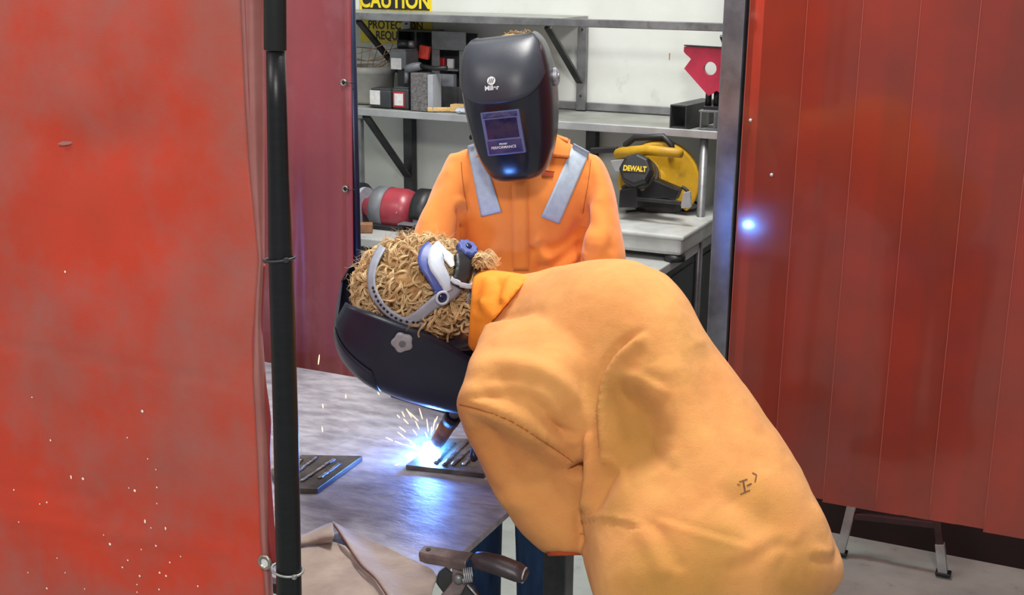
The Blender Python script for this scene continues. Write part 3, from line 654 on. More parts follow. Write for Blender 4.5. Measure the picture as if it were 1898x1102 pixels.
# ================================================================== TABLE
TX0, TX1, TY0, TY1, TZ = -2.05, -.86, 1.46, 2.36, .86
TB = thing('welding_table', (-1.45, 1.9, 0), 'scratched bare steel welding table in the middle of the booth', 'table')
put('tabletop', MB().bx(TX0, TX1, TY0, TY1, TZ-.012, TZ), 'table', TB, bevel=.0015)
put('apron_frame', MB().bx(TX0+.06, TX1-.12, TY0+.06, TY0+.1, TZ-.07, TZ-.013).bx(TX0+.06, TX1-.12, TY1-.2, TY1-.16, TZ-.07, TZ-.013).bx(TX0+.06, TX0+.1, TY0+.1, TY1-.2, TZ-.07, TZ-.013), 'blackp', TB, bevel=.003)
lg = at_y(1035, 1060, 2.24)
for x, y in ((lg.x, 2.24), (TX0+.1, TY1-.15), (TX0+.1, TY0+.1), (TX1-.12, TY0+.03)):
    put('leg', MB().bx(x-.026, x+.026, y-.026, y+.026, .002, TZ-.013), 'steel_dark', TB, bevel=.004)
a = at_y(950, 955, 2.2); put('edge_bracket', MB().bx(TX1-.1, TX1-.03, 2.0, 2.3, TZ-.035, TZ-.013), 'blackp', TB, bevel=.003)
# scratches
sc_ = MB()
for x0, y0, x1, y1 in ((560, 808, 672, 804), (612, 830, 672, 806), (556, 812, 560, 835), (700, 920, 735, 915), (730, 752, 790, 758), (660, 780, 740, 775), (930, 938, 870, 930)):
    a = at_z(x0, y0, TZ+.0003); b = at_z(x1, y1, TZ+.0003); sc_.bar(a, b, .0012, .0004)
put('scratch', sc_, 'steel_light', TB)

# plates with beads
def plate(pts, th, beads, label, rb_=.0045):
    top = [at_z(x, y, TZ+th) for x, y in pts]; c = sum(top, Vector())/len(top)
    t = thing('steel_plate', (c.x, c.y, TZ), label, 'steel plate')
    put('plate', MB().prism(top, (0, 0, -th+.0006)), 'plate', t, bevel=.001)
    for (x0, y0, x1, y1) in beads:
        a = at_z(x0, y0, TZ+th+.001); b = at_z(x1, y1, TZ+th+.001); n = 26; R = []
        d = (b-a).normalized(); s_ = d.cross(Z_)
        for i in range(n+1):
            k = i/n; r_ = rb_*(.85+.3*abs(sin(i*1.3))+.15*random.random())*(.4 if i in (0, n) else 1); p = a+(b-a)*k+s_*random.uniform(-.0012, .0012)
            R.append([p+s_*r_*cos(q_)+Z_*r_*.75*sin(q_) for q_ in [2*pi*j/10 for j in range(10)]])
        put('weld_bead', MB().rings(R), 'bead', t, smooth=True)
plate([(752, 861), (897, 877), (935, 842), (905, 812), (815, 811)], .010,
      [(822, 862, 868, 816), (838, 862, 882, 822), (806, 858, 842, 820), (858, 862, 893, 828)], 'dark steel plate with weld beads lying under the bright arc')
plate([(520, 903), (588, 905), (672, 844), (560, 842), (500, 870)], .011,
      [(557, 892, 622, 848), (548, 876, 588, 846), (590, 886, 632, 856), (530, 880, 560, 850)], 'dark steel plate with rows of weld beads lying by the black pole')

# leather: two folded layers of a suede garment
LT = thing('leather_apron', at_z(680, 1040, TZ), 'folded grey-brown suede leather apron lying on the near end of the table', 'leather apron')
def leather(poly_rows, z_of, nm='sheet', m='leather', th=.003):
    P = []
    for i, row in enumerate(poly_rows):
        r = []
        for j in range(25):
            s = j/24; q = cat_rom(row, 8); f_ = s*(len(q)-1); k = int(f_); k2 = min(k+1, len(q)-1); x = q[k]+(q[k2]-q[k])*(f_-k)
            r.append((x[0], x[1]))
        P.append(r)
    # interpolate rows
    Q = []
    for a in cat_rom(np.array(P).reshape(len(P), -1), 6):
        rr = a.reshape(-1, 2); Q.append(rr)
    n = len(Q); out = []
    for i, rr in enumerate(Q):
        out.append([at_z(x, y, TZ+z_of(i/(n-1), j/24, x, y)) for j, (x, y) in enumerate(rr)])
    put(nm, MB().grid(out), m, LT, smooth=True, solid=th)
def wav(x, y): return .0035*noise.noise(Vector((x*.018, y*.02, 1)))+.002*noise.noise(Vector((x*.05, y*.05, 4)))
leather([[(520, 1015), (570, 1010), (612, 1004), (640, 1012)], [(520, 1060), (590, 1052), (650, 1050), (680, 1056)], [(520, 1180), (600, 1165), (690, 1150), (770, 1145)]],
        lambda u_, v_, x, y: .012+wav(x, y)+.010*exp(-((v_-.95)/.12)**2))
leather([[(520, 1003), (560, 993), (600, 974), (617, 968)], [(520, 1008), (565, 1000), (600, 990), (618, 990)], [(520, 1014), (565, 1009), (598, 1006), (616, 1004)]],
        lambda u_, v_, x, y: .016+wav(x, y)+.022*v_*sin(pi*min(1, u_*.9+.1)), nm='folded_cuff')
leather([[(616, 966), (640, 1000), (668, 1043), (700, 1075), (735, 1130)], [(640, 979), (675, 1012), (708, 1045), (735, 1075), (765, 1130)], [(700, 1007), (735, 1030), (755, 1055), (775, 1080), (790, 1130)], [(800, 1055), (806, 1063), (808, 1074), (803, 1090), (796, 1130)]],
        lambda u_, v_, x, y: .007+wav(x, y)+.022*exp(-(u_/.22)**2)*(1-.3*v_), nm='front_flap')
ed = MB().tube([at_z(x, y, TZ+.026) for x, y in cat_rom([(617, 969), (640, 1002), (668, 1045), (700, 1077), (735, 1132)], 6)], .0016, 6)
put('edge_piping', ed, 'leather_in', LT, smooth=True)

# ground clamp on the table edge
GC = thing('ground_clamp', at_z(830, 1060, TZ), 'spring-loaded ground clamp with dark handle gripping the near table edge', 'clamp')
d0 = 1.86
A = at_d(782, 1020, d0+.03); B = at_d(882, 1037, d0-.01); dn = (B-A).normalized(); up = cam_dir(0, .9, .45); up = (up-dn*up.dot(dn)).normalized(); sd = dn.cross(up)
ch = MB(); prs = [(-.014, -.012), (-.014, .0), (-.010, .004), (.010, .004), (.014, 0), (.014, -.012), (.0115, -.012), (.0115, 0), (-.0115, 0), (-.0115, -.012)]
ch.rings([[A+dn*t+sd*a*k+up*b for a, b in prs] for t, k in ((0, .8), (.012, 1), (.06, 1), (.082, 1.05))])
put('upper_jaw', ch, 'clamp_steel', GC, bevel=.001)
put('rivet_hole', MB().lathe(A+dn*.012+up*.0045, up, [(0, .004), (.0005, .004)], 12), 'blackp', GC)
put('lettering', text_mb('JACKSON', (.011, .011), A+dn*.046+up*.0052, dn, up.cross(dn) if up.cross(dn).dot(cam_dir(0, 1, 0)) > 0 else -up.cross(dn), bold=.02), 'steel_light', GC) if False else None
C0 = at_d(974, 1066, d0-.03)
hb = MB(); R = []
for i, (k, wu, hu) in enumerate(((0, .013, .012), (.15, .016, .013), (.5, .017, .014), (.85, .017, .013), (.93, .016, .011), (1, .013, .007))):
    p = B+(C0-B)*k+up*.004*sin(pi*k); R.append([p+sd*wu*cos(t)+up*hu*sin(t) for t in [2*pi*j/20 for j in range(20)]])
put('handle_sleeve', hb.rings(R), 'sleeve_dk', GC, smooth=True)
put('sleeve_end', MB().lathe(C0-(C0-B).normalized()*.003, (C0-B), [(0, .0125), (.002, .0125), (.002, .009), (.0, .009)], 20), 'steel_light', GC, smooth=True)
pv = at_d(852, 1072, d0)
put('jaw_plate', MB().prism([at_d(x, y, d0+.004) for x, y in ((838, 1040), (862, 1048), (868, 1075), (855, 1102), (815, 1108), (838, 1078))], cam_dir(0, 0, -1)*.02), 'clamp_steel', GC, bevel=.002)
put('lower_jaw', MB().prism([at_d(x, y, d0+.015) for x, y in ((812, 1062), (824, 1052), (850, 1072), (880, 1090), (905, 1130), (860, 1150), (815, 1090), (808, 1080))], cam_dir(0, 0, -1)*.014), 'blackp', GC, bevel=.002)
sp_ = MB(); c0 = at_d(858, 1066, d0-.012); c1 = at_d(876, 1064, d0-.012); ax_ = (c1-c0); u1, v1, _ = basis(ax_)
sp_.tube([c0+ax_*(i/60)+(u1*cos(i*.52)+v1*sin(i*.52))*.0105 for i in range(61)], .0011, 6)
put('spring', sp_, 'steel_light', GC, smooth=True)
put('pivot_bolt', MB().lathe(at_d(850, 1072, d0-.004), cam_dir(0, 0, 1), [(0, .008), (.004, .007), (.006, .003)], 16), 'steel', GC, smooth=True)
put('spring_wire', MB().tube([at_d(866, 1083, d0-.008), at_d(888, 1108, d0-.008)], .0016, 6), 'steel_light', GC, smooth=True)

# ================================================================== WELDING GUN, ARC, SPARKS
tip = at_d(806, 826, to_px(WELD)[2]-.012); gend = at_d(846, 762, to_px(WELD)[2]-.10)
WG = thing('welding_gun', tip, 'dark welding gun nozzle pointing down at the bright arc', 'welding gun')
dg_ = (gend-tip).normalized(); Lg = (gend-tip).length
put('nozzle', MB().lathe(tip, dg_, [(.006, .009), (.006, .0125), (.02, .014), (Lg*.72, .0158), (Lg*.73, .012)], 28), 'copper', WG, smooth=True)
put('contact_tip', MB().lathe(tip, dg_, [(-.006, .0012), (0, .0018), (.008, .004)], 12), 'copper', WG, smooth=True)
put('insulator', MB().lathe(tip, dg_, [(Lg*.72, .0168), (Lg*.88, .0168), (Lg*.9, .013)], 28), 'blackp', WG, smooth=True)
neck = [tip+dg_*Lg*.78, tip+dg_*Lg*.95, tip+dg_*Lg*1.05+cam_dir(.3, -.1, 0)*.02, tip+dg_*Lg*1.1+cam_dir(.9, -.2, .1)*.08, tip+dg_*Lg*1.1+cam_dir(1, -.35, .1)*.2]
put('neck', MB().tube(cat_rom(neck, 6), .0095, 14), 'box_g', WG, smooth=True)

def emis(name, col, st):
    m = bpy.data.materials.new(name); m.use_nodes = True; nt = m.node_tree; nt.nodes.clear(); e = nt.nodes.new('ShaderNodeEmission'); o = nt.nodes.new('ShaderNodeOutputMaterial')
    e.inputs[0].default_value = col+(1,); e.inputs[1].default_value = st; nt.links.new(e.outputs[0], o.inputs[0]); return m
def smoke_glow():
    m = bpy.data.materials.new('arc_lit_smoke'); m.use_nodes = True; nt = m.node_tree; N = nt.nodes; L = nt.links; N.clear()
    o = N.new('ShaderNodeOutputMaterial'); e = N.new('ShaderNodeEmission'); tc = N.new('ShaderNodeTexCoord'); ln_ = N.new('ShaderNodeVectorMath'); ln_.operation = 'LENGTH'
    L.new(tc.outputs['Object'], ln_.inputs[0]); mr = N.new('ShaderNodeMapRange'); mr.inputs['From Min'].default_value = 0; mr.inputs['From Max'].default_value = .075
    mr.inputs['To Min'].default_value = 1; mr.inputs['To Max'].default_value = 0; L.new(ln_.outputs['Value'], mr.inputs['Value'])
    pw = N.new('ShaderNodeMath'); pw.operation = 'POWER'; pw.inputs[1].default_value = 3.2; L.new(mr.outputs[0], pw.inputs[0])
    ml = N.new('ShaderNodeMath'); ml.operation = 'MULTIPLY'; ml.inputs[1].default_value = 120; L.new(pw.outputs[0], ml.inputs[0])
    e.inputs[0].default_value = (.03, .42, 1, 1); L.new(ml.outputs[0], e.inputs[1]); L.new(e.outputs[0], o.inputs['Volume']); return m
WA = thing('welding_arc', WELD, 'blinding white-blue welding arc burning on the steel plate', 'welding arc')
ac = MB(); ac.ball(WELD+Vector((0, 0, .009)), .016, .013, .011)
for i, v in enumerate(ac.v): ac.v[i] = v+(v-WELD)*random.uniform(-.05, .3)
put('core', ac, emis('arc_core', (.10, .29, 1.0), 560), WA, smooth=True)
put('lit_smoke_halo', MB().ball(WELD+Vector((0, 0, .004)), .075, .075, .075, nu=24, nv=16), smoke_glow(), WA, smooth=True)  # glowing volume stands in for smoke lit by the arc
sparkm = emis('spark_glow', (1, .62, .28), 3.2)
sparks = [((757, 762), (775, 779)), ((745, 762), (750, 772)), ((753, 757), (763, 773)), ((777, 756), (783, 776)), ((770, 780), (777, 795)), ((791, 776), (794, 800)), ((800, 790), (799, 806)),
 ((806, 777), (802, 800)), ((812, 785), (807, 803)), ((811, 771), (806, 783)), ((748, 776), (757, 785)), ((715, 810), (728, 816)), ((732, 817), (748, 824)), ((750, 823), (775, 832)), ((737, 800), (752, 812)),
 ((755, 813), (772, 826)), ((765, 795), (773, 806)), ((728, 864), (742, 858)), ((842, 796), (832, 808)), ((822, 866), (823, 878)), ((736, 768), (741, 774)), ((788, 800), (793, 812)), ((740, 790), (752, 800)), ((760, 820), (778, 834)),
 ((598, 748), (599, 756)), ((592, 657), (590, 675)), ((700, 726), (703, 731)), ((641, 730), (641, 738)), ((597, 790), (598, 800))]
sproto = {}
for i, (p, q) in enumerate(sparks):
    dd = to_px(WELD)[2]-.02-.0004*abs(q[1]-838)
    a = at_d(*p, dd); b = at_d(*q, dd); m_ = MB().tube([a, (a+b)/2, b], [.0005, .0011, .0006], 6)
    put('spark', m_, sparkm, None, 'small glowing orange spark thrown up around the welding arc' if i < 24 else 'stray glowing spark over the left part of the table', 'spark', 'sparks flying from the arc' if i < 24 else 'stray sparks over the table')

# ================================================================== HELMET
HP = [(-.175, .080, .048, .035), (-.168, .100, .066, .025), (-.15, .115, .082, .008), (-.11, .130, .098, -.018), (-.05, .143, .110, -.042), (.02, .152, .117, -.052), (.08, .146, .117, -.046),
      (.125, .124, .111, -.038), (.155, .092, .102, -.028), (.172, .055, .090, -.02), (.178, .028, .080, -.016)]
def helmet(T, pos, xv, yv, zv, sc=1.0, xs=1.0, ys=1.0, full=True):
    Rm = Matrix((xv, yv, zv)).transposed()
    def W(x, y, z): return pos + Rm @ Vector((x*sc*xs, y*sc*ys, z*sc))
    rows = cat_rom(HP, 5); nth = 48; P = []; mats = []
    def front(z):
        for i in range(len(rows)-1):
            if rows[i][0] <= z <= rows[i+1][0]: k = (z-rows[i][0])/(rows[i+1][0]-rows[i][0]); return rows[i]*(1-k)+rows[i+1]*k
        return rows[-1] if z > 0 else rows[0]
    info = []
    for (z, yf, w_, yb) in rows:
        row = []; inf = []
        for j in range(nth+1):
            s = -1+2*j/nth
            if abs(s) > .78: k = (abs(s)-.78)/.22; x = math.copysign(w_, s)*(1-.03*k); y = .03+(yb-.03)*k
            else:
                t = s/.78*pi/2; e = .72; x = w_*math.copysign(abs(sin(t))**e, sin(t)); y = .03+(yf-.03)*abs(cos(t))**e
            row.append(W(x, y, z))
        P.append(row)
    mb = MB().grid(P)
    put('shell', mb, 'helm_gloss' if full else 'helm_arc_blue', T, smooth=True, solid=.004*sc, soff=0)
    # raised brow panel with a curved lower edge
    def surf(s, z, off):
        _, yf, w_, yb = front(z); t = s/.78*pi/2; e = .72
        x = w_*math.copysign(abs(sin(t))**e, sin(t)); y = .03+(yf-.03)*abs(cos(t))**e
        n = Vector((x/w_**2, max(0, y-.03)/(max(yf-.03, .01))**2, .0+max(0, z-.1)*60)).normalized()
        return W(x+n.x*off, y+n.y*off, z+n.z*off)
    B = []
    for i in range(25):
        s = -.62+1.24*i/24; zl = .028+.052*abs(s/.62)**2.2; B.append([surf(s, zl+(.174-zl)*j/20, .0005 if j == 0 else .004) for j in range(21)])
    brow_ = MB().grid(B); put('brow_panel', brow_, 'helm' if full else 'helm_arc_blue', T, smooth=True, solid=.002)
    # lens
    fm = front(-.05); lz0, lz1 = -.098, .012; hw = .052
    y0 = front(lz0)[1]+.001; y1 = front(lz1)[1]+.001
    def Q(x, f_, o): z = lz0+(lz1-lz0)*f_; return W(x, y0+(y1-y0)*f_+o, z)
    yo = (W(0, 1, 0)-W(0, 0, 0)).normalized()
    def panel(x0, x1, f0, f1, o, th): return MB().prism([Q(x0, f0, o), Q(x1, f0, o), Q(x1, f1, o), Q(x0, f1, o)], -yo*th)
    put('lens_cover', panel(-hw, hw, 0, 1, .007, .018), 'lens_bez', T, bevel=.002)
    ln_ = put('lens', panel(-.043, .043, .38, .83, .0078, .002), 'lens_dark', T)
    put('lens_band', panel(-.046, .046, .86, .97, .0076, .002), 'lens', T)
    put('lens_band', panel(-.046, .046, .04, .34, .0076, .002), 'lens', T)
    rt_ = xv
    if full:
        put('lettering', text_mb('Miller\nPERFORMANCE', (.0075, .0075), Q(.004, .22, .0086), -rt_, zv, bold=.01), 'white', T)
        # logo on brow, laid on the shell
        T_ = BVHTree.FromPolygons(brow_.v, brow_.f)
        def wrap(m_, o=.0035):
            for i, v in enumerate(m_.v):
                h = T_.find_nearest(v); n_ = h[1] if h[1].dot(yo) > 0 else -h[1]; m_.v[i] = h[0]+n_*o
            return m_
        c = W(.012, .15, .085); R = 20; disc = [[c+(rt_*cos(2*pi*k/28)+zv*sin(2*pi*k/28))*r_*sc for k in range(29)] for r_ in (.0001, .0055, .0105)]
        lg = MB().grid(disc); put('logo_disc', wrap(lg), 'white', T)
        l3 = MB()
        for dx in (-.0045, 0, .0045): l3.grid([[c+(-rt_*(dx+s*.002)+zv*s*.0055+(-rt_)*e)*sc for e in (-.0011, .0011)] for s in (-1, 0, 1)])
        put('logo_bars', wrap(l3, .0042), 'helm', T)
        tm = text_mb('Miller', (.0125, .0125), c-zv*.0175*sc, -rt_, zv, bold=.03); put('lettering', wrap(tm), 'white', T)
    for sx in (-1, 1):
        k = W(sx*.118, -.012, .062); a_ = xv*sx
        put('pivot_knob', MB().lathe(k, a_, [(0, .0175), (.005, .018), (.008, .016), (.009, .007)], 60, lobes=5, amp=.09), 'knob_g', T, smooth=False, bevel=.001)
        put('knob_screw', MB().lathe(k+a_*.0095, a_, [(0, .006), (.0015, .0055), (.0015, .003)], 16), 'steel', T)
        put('side_clip', MB().box(W(sx*.106, .066, .012), (.004*1, .012, .022), Rm), 'blackp', T, bevel=.002)
    return W

def person_thing(name, loc, label): return thing(name, loc, label, 'person')
def hand(mb_parent, wrist, d, palm_n, curl=.6, m='glove', s=1.0, name='hand'):
    """gloved or bare hand: palm block, four curled fingers and a thumb"""
    d = d.normalized(); n = (palm_n-d*palm_n.dot(d)).normalized(); x = d.cross(n)
    mb = MB(); R = []
    for k, w_, t_ in ((0, .026, .02), (.03, .036, .018), (.065, .042, .016), (.09, .042, .014)):
        R.append([wrist+d*k*s+(x*w_*cos(a)+n*t_*sin(a))*s for a in [2*pi*i/16 for i in range(16)]])
    mb.rings(R)
    for i, (o_, L_) in enumerate(((-.03, .07), (-.010, .08), (.011, .075), (.031, .06))):
        p = wrist+(d*.085+x*o_)*s; dd = d.copy(); pts = [p]
        for seg in (.45, .32, .23):
            ca = curl*(.8+.1*i); dd = (dd*cos(ca)+n*sin(ca)); pts.append(pts[-1]+dd*L_*seg*s); n_ = n
        mb.tube(cat_rom(pts, 3), [.0105*s]*(len(cat_rom(pts, 3))-1)+[.007*s], 10)
    p = wrist+(d*.03-x*.03)*s; t1 = p+(d*.03-x*.028+n*.012)*s; t2 = t1+(d*.032+x*.004+n*.018)*s
    mb.tube(cat_rom([p, t1, t2], 3), [.014*s, .013*s, .012*s, .012*s, .011*s, .0105*s, .008*s], 10)
    e, nr = evaluated(mb, [('REMESH', dict(mode='VOXEL', voxel_size=.004)), ('SMOOTH', dict(factor=.5, iterations=3))])
    return put(name, e, m, mb_parent, smooth=True)

# ================================================================== STANDING PERSON
SPp = at_y(950, 1200, 2.68); SP = person_thing('person', (-1.22, 2.68, 0), 'standing person in orange jacket with silver shoulder stripes, head bowed, behind the table')
tor = MB()
body_loft(tor, [(1010, 236, 915, 242, 2.80, .05), (1035, 256, 900, 262, 2.80, .07), (1060, 268, 880, 272, 2.81, .085), (1100, 288, 845, 288, 2.83, .105), (1110, 320, 845, 322, 2.84, .125), (1100, 370, 850, 372, 2.85, .14),
    (1092, 430, 848, 430, 2.87, .14), (1088, 500, 846, 500, 2.9, .135), (1086, 600, 842, 600, 2.93, .135), (1092, 720, 838, 720, 2.97, .14), (1096, 830, 836, 830, 3.0, .14)], e=.8)
body_loft(tor, [(835, 284, 905, 300, 2.83, .07), (816, 320, 880, 345, 2.82, .08), (797, 360, 866, 385, 2.80, .08), (778, 400, 857, 420, 2.78, .078), (765, 435, 851, 460, 2.76, .075), (757, 480, 846, 500, 2.74, .07), (770, 535, 850, 525, 2.72, .06), (815, 575, 865, 535, 2.68, .055), (862, 600, 885, 550, 2.66, .048)], e=.85)
body_loft(tor, [(1108, 286, 1050, 300, 2.83, .07), (1122, 305, 1075, 340, 2.82, .08), (1137, 345, 1084, 385, 2.80, .08), (1146, 390, 1083, 420, 2.78, .078), (1153, 435, 1079, 460, 2.76, .075), (1160, 488, 1076, 500, 2.76, .07), (1135, 535, 1065, 525, 2.72, .06), (1095, 575, 1050, 535, 2.68, .055), (1055, 600, 1030, 550, 2.66, .048)], e=.85)
J1, n1 = evaluated(tor, [('REMESH', dict(mode='VOXEL', voxel_size=.0075)), ('SMOOTH', dict(factor=.5, iterations=6))])
wrinkle(J1, n1, .005, 9, (1, 1, .5)); wrinkle(J1, n1, .0015, 25, (1, 1, .6))
crease(J1, n1, [([(852, 380), (857, 410), (853, 445), (851, 490)], 7, -.016, 'g'), ([(846, 365), (868, 392), (858, 420)], 6, .007, 'g'),
  ([(1086, 385), (1083, 420), (1077, 455), (1075, 500)], 7, -.016, 'g'), ([(1090, 300), (1098, 345), (1088, 395)], 5, -.003, 'g'), ([(842, 292), (838, 330), (846, 370)], 5, -.003, 'g'),
  ([(985, 455), (1030, 458), (1060, 440), (1080, 410)], 11, .010, 1), ([(1000, 500), (1040, 478), (1078, 450)], 9, .011, 1), ([(978, 455), (995, 475), (1002, 510)], 9, .010, -1),
  ([(830, 320), (812, 360), (800, 420)], 10, .005, 1), ([(1110, 370), (1135, 420), (1130, 470)], 12, .005, 1), ([(860, 420), (880, 450), (930, 470)], 14, .004, 'g'),
  ([(949, 345), (951, 420), (953, 500)], 2.5, -.0025, 'g')])
T1 = bvh(J1)
put('jacket', J1, 'jack_s', SP, smooth=True)
put('reflective_stripe', quad_patch(T1, [(867, 270), (889, 262), (930, 392), (893, 401)], 22, 8, .0025, 2.75), 'stripe', SP, smooth=True, solid=.002, label='silver stripe over the shoulder at the left in the photo')
put('reflective_stripe', quad_patch(T1, [(1063, 266), (1093, 282), (1036, 414), (1003, 401)], 22, 8, .0025, 2.75), 'stripe', SP, smooth=True, solid=.002, label='silver stripe over the shoulder at the right in the photo')
put('front_placket', quad_patch(T1, [(949, 340), (977, 338), (980, 500), (951, 500)], 20, 3, .003, 2.75), 'jack_s', SP, smooth=True, solid=.002)
# collar flaps
for q in ([(1022, 250), (1052, 262), (1052, 296), (1018, 292)], [(902, 262), (922, 268), (914, 294), (886, 294)]):
    P = quad_patch(T1, q, 8, 8, .012, 2.74); put('collar_flap', P, 'jack_s', SP, smooth=True, solid=.004)
put('collar_band', MB().lathe(at_d(962, 262, 2.80), (0, -.15, 1), [(-.02, .085), (.03, .078), (.032, .072), (0, .07)], 30, cap=False), 'jack_s', SP, smooth=True)
put('label_tab', quad_patch(T1, [(1005, 318), (1026, 320), (1025, 328), (1004, 326)], 4, 3, .003, 2.75), 'lining', SP, solid=.001)
for pts in ([(1000, 312), (1012, 316), (1028, 318)], [(855, 300), (858, 340), (866, 390)], [(1095, 296), (1090, 340), (1080, 395)]):
    put('seam', seam_tube(T1, pts, .0009), 'seam', SP)
# head and neck under the helmet
hd = at_d(965, 175, 2.74)
hb = MB(); hx, hy, hz_ = cam_dir(.95, -.1, .2), cam_dir(-.2, -.35, .9), cam_dir(-.12, .92, .3)
yv = cam_dir(-.30, -.42, .86); zv = cam_dir(-.20, .90, .38); zv = (zv-yv*zv.dot(yv)).normalized(); xv = yv.cross(zv)
Rh = Matrix((xv, yv, zv)).transposed()
def head(par, c, Rh, skin='skin'):
    mb = MB()
    R = []
    for z, a, b, yo in ((-.115, .025, .03, .045), (-.1, .045, .05, .03), (-.06, .058, .075, .012), (-.01, .068, .088, 0), (.04, .074, .095, -.005), (.085, .062, .08, -.008), (.115, .03, .04, -.01)):
        R.append([c+Rh @ Vector((a*cos(t), yo+b*sin(t), z)) for t in [2*pi*i/24 for i in range(24)]])
    mb.rings(R)
    mb.tube([c+Rh @ Vector((0, .084, .02)), c+Rh @ Vector((0, .107, -.028)), c+Rh @ Vector((0, .088, -.036))], [.007, .012, .01], 10)
    for s in (-1, 1): mb.ball(c+Rh @ Vector((s*.073, -.008, -.01)), .008, .018, .03, Rh, 12, 8)
    for s in (-1, 1): mb.ball(c+Rh @ Vector((0, .08, -.062+s*.005)), .024, .012, .006, Rh, 12, 8)
    e, _ = evaluated(mb, [('REMESH', dict(mode='VOXEL', voxel_size=.005)), ('SMOOTH', dict(factor=.5, iterations=3))])
    e.v = [c+(v-c)*.9 for v in e.v]
    o = put('head', e, skin, par, smooth=True)
    for s in (-1, 1): put('eye', MB().ball(c+Rh @ Vector((s*.03, .077, .004)), .013, .011, .011, Rh, 14, 10), 'white', o, smooth=True)
    return o
hc_ = at_d(955, 178, 2.67)
head(SP, hc_, Rh)
put('neck', MB().tube([hc_+Rh @ Vector((0, -.02, -.06)), at_d(963, 285, 2.82)], [.05, .055], 20), 'skin', SP, smooth=True)
# hair tuft
def hair_strands(name, m, par, roots, length, rad, helr, n_pts=12, bundle=3, droop=.3, turns=2.2, sides=4):
    """locks of hair: each root grows a bundle of nearly parallel strands along one soft corkscrew"""
    V = []; Fs = []
    for (p, nrm, fl) in roots:
        L_ = length*random.uniform(.6, 1.35); hr_ = helr*random.uniform(.5, 1.35); ph = random.uniform(0, 6.28); tw = turns*random.uniform(.6, 1.4)*(1 if random.random() < .5 else -1)
        w2 = fl.cross(nrm).normalized(); ts = np.linspace(0, 1, n_pts); a = ph+tw*2*pi*ts; r_ = hr_*np.minimum(1, .3+ts*1.6)
        bend = random.gauss(0, .5)
        base = np.array(p)[None]+np.outer(L_*ts*.75, fl)+np.outer(L_*.2*np.sin(pi*np.minimum(1, ts*1.2))+r_*.7*np.sin(a), nrm)+np.outer(r_*np.cos(a)+bend*L_*.3*ts**2, w2)
        base[:, 2] -= droop*L_*ts**2
        tg = np.gradient(base, axis=0); tg /= np.linalg.norm(tg, axis=1)[:, None]+1e-9
        u = np.cross(tg, np.array(nrm)+.01); u /= np.linalg.norm(u, axis=1)[:, None]+1e-9; v = np.cross(tg, u)
        for b_ in range(bundle):
            q = random.uniform(0, 6.28); wd = rad*random.uniform(1.2, 3.2)*(bundle > 1); spread = 1+.8*ts*random.uniform(-.3, 1)
            path = base+(u*cos(q)+v*sin(q))*(wd*spread)[:, None]; rr = rad*random.uniform(.6, 1.2)*(1-.7*ts**3)
            o_ = len(V); ks = 2*pi*np.arange(sides)/sides
            rg = path[:, None, :]+(u[:, None, :]*np.cos(ks)[None, :, None]+v[:, None, :]*np.sin(ks)[None, :, None])*rr[:, None, None]
            V += rg.reshape(-1, 3).tolist()
            for i in range(1, n_pts):
                c0 = o_+(i-1)*sides; c1_ = o_+i*sides
                for k in range(sides): k2 = (k+1) % sides; Fs.append((c0+k, c0+k2, c1_+k2, c1_+k))
    mb = MB(); mb.v = [Vector(x) for x in V]; mb.f = Fs; mb.m = [0]*len(Fs)
    return put(name, mb, m, par, smooth=True)
ct = hc_+Rh @ Vector((0, -.01, .03)); hb = MB().ball(ct, .083, .1, .1, Rh)
ho = put('hair', hb, 'hair_base', SP, smooth=True)
tf = at_d(958, 72, 2.74); rts = []
for i in range(130):
    dr = (cam_dir(random.uniform(-.8, .8), random.uniform(.3, 1), random.uniform(-.4, .4)))
    fl = cam_dir(random.uniform(-.7, .9), random.uniform(-.2, .5), .3); nn = (dr-fl*dr.dot(fl)).normalized()
    rts.append((tf+cam_dir(1, 0, 0)*random.uniform(-.02, .028)+cam_dir(0, 1, 0)*random.uniform(-.012, .008), nn, fl))
hair_strands('hair_tuft', 'hair_s', ho, rts, .024, .0008, .005, 14, 3, .2, 1.2)
# helmet thing
HMp = at_d(953, 197, 2.60)
H1 = thing('welding_helmet', HMp, 'black welding helmet with blue lens and white logo, worn by the standing person', 'helmet')
yh = cam_dir(-.22, -.29, .93); zh = cam_dir(-.132, .952, .276); zh = (zh-yh*zh.dot(yh)).normalized(); xh = yh.cross(zh)
helmet(H1, HMp, xh, yh, zh, .825, .93)
# hands
hand(SP, at_d(878, 590, 2.66), cam_dir(1, -.1, .2), cam_dir(0, -.3, -1), .5)
hand(SP, at_d(1040, 590, 2.66), cam_dir(-1, -.1, .2), cam_dir(0, -.3, -1), .5)
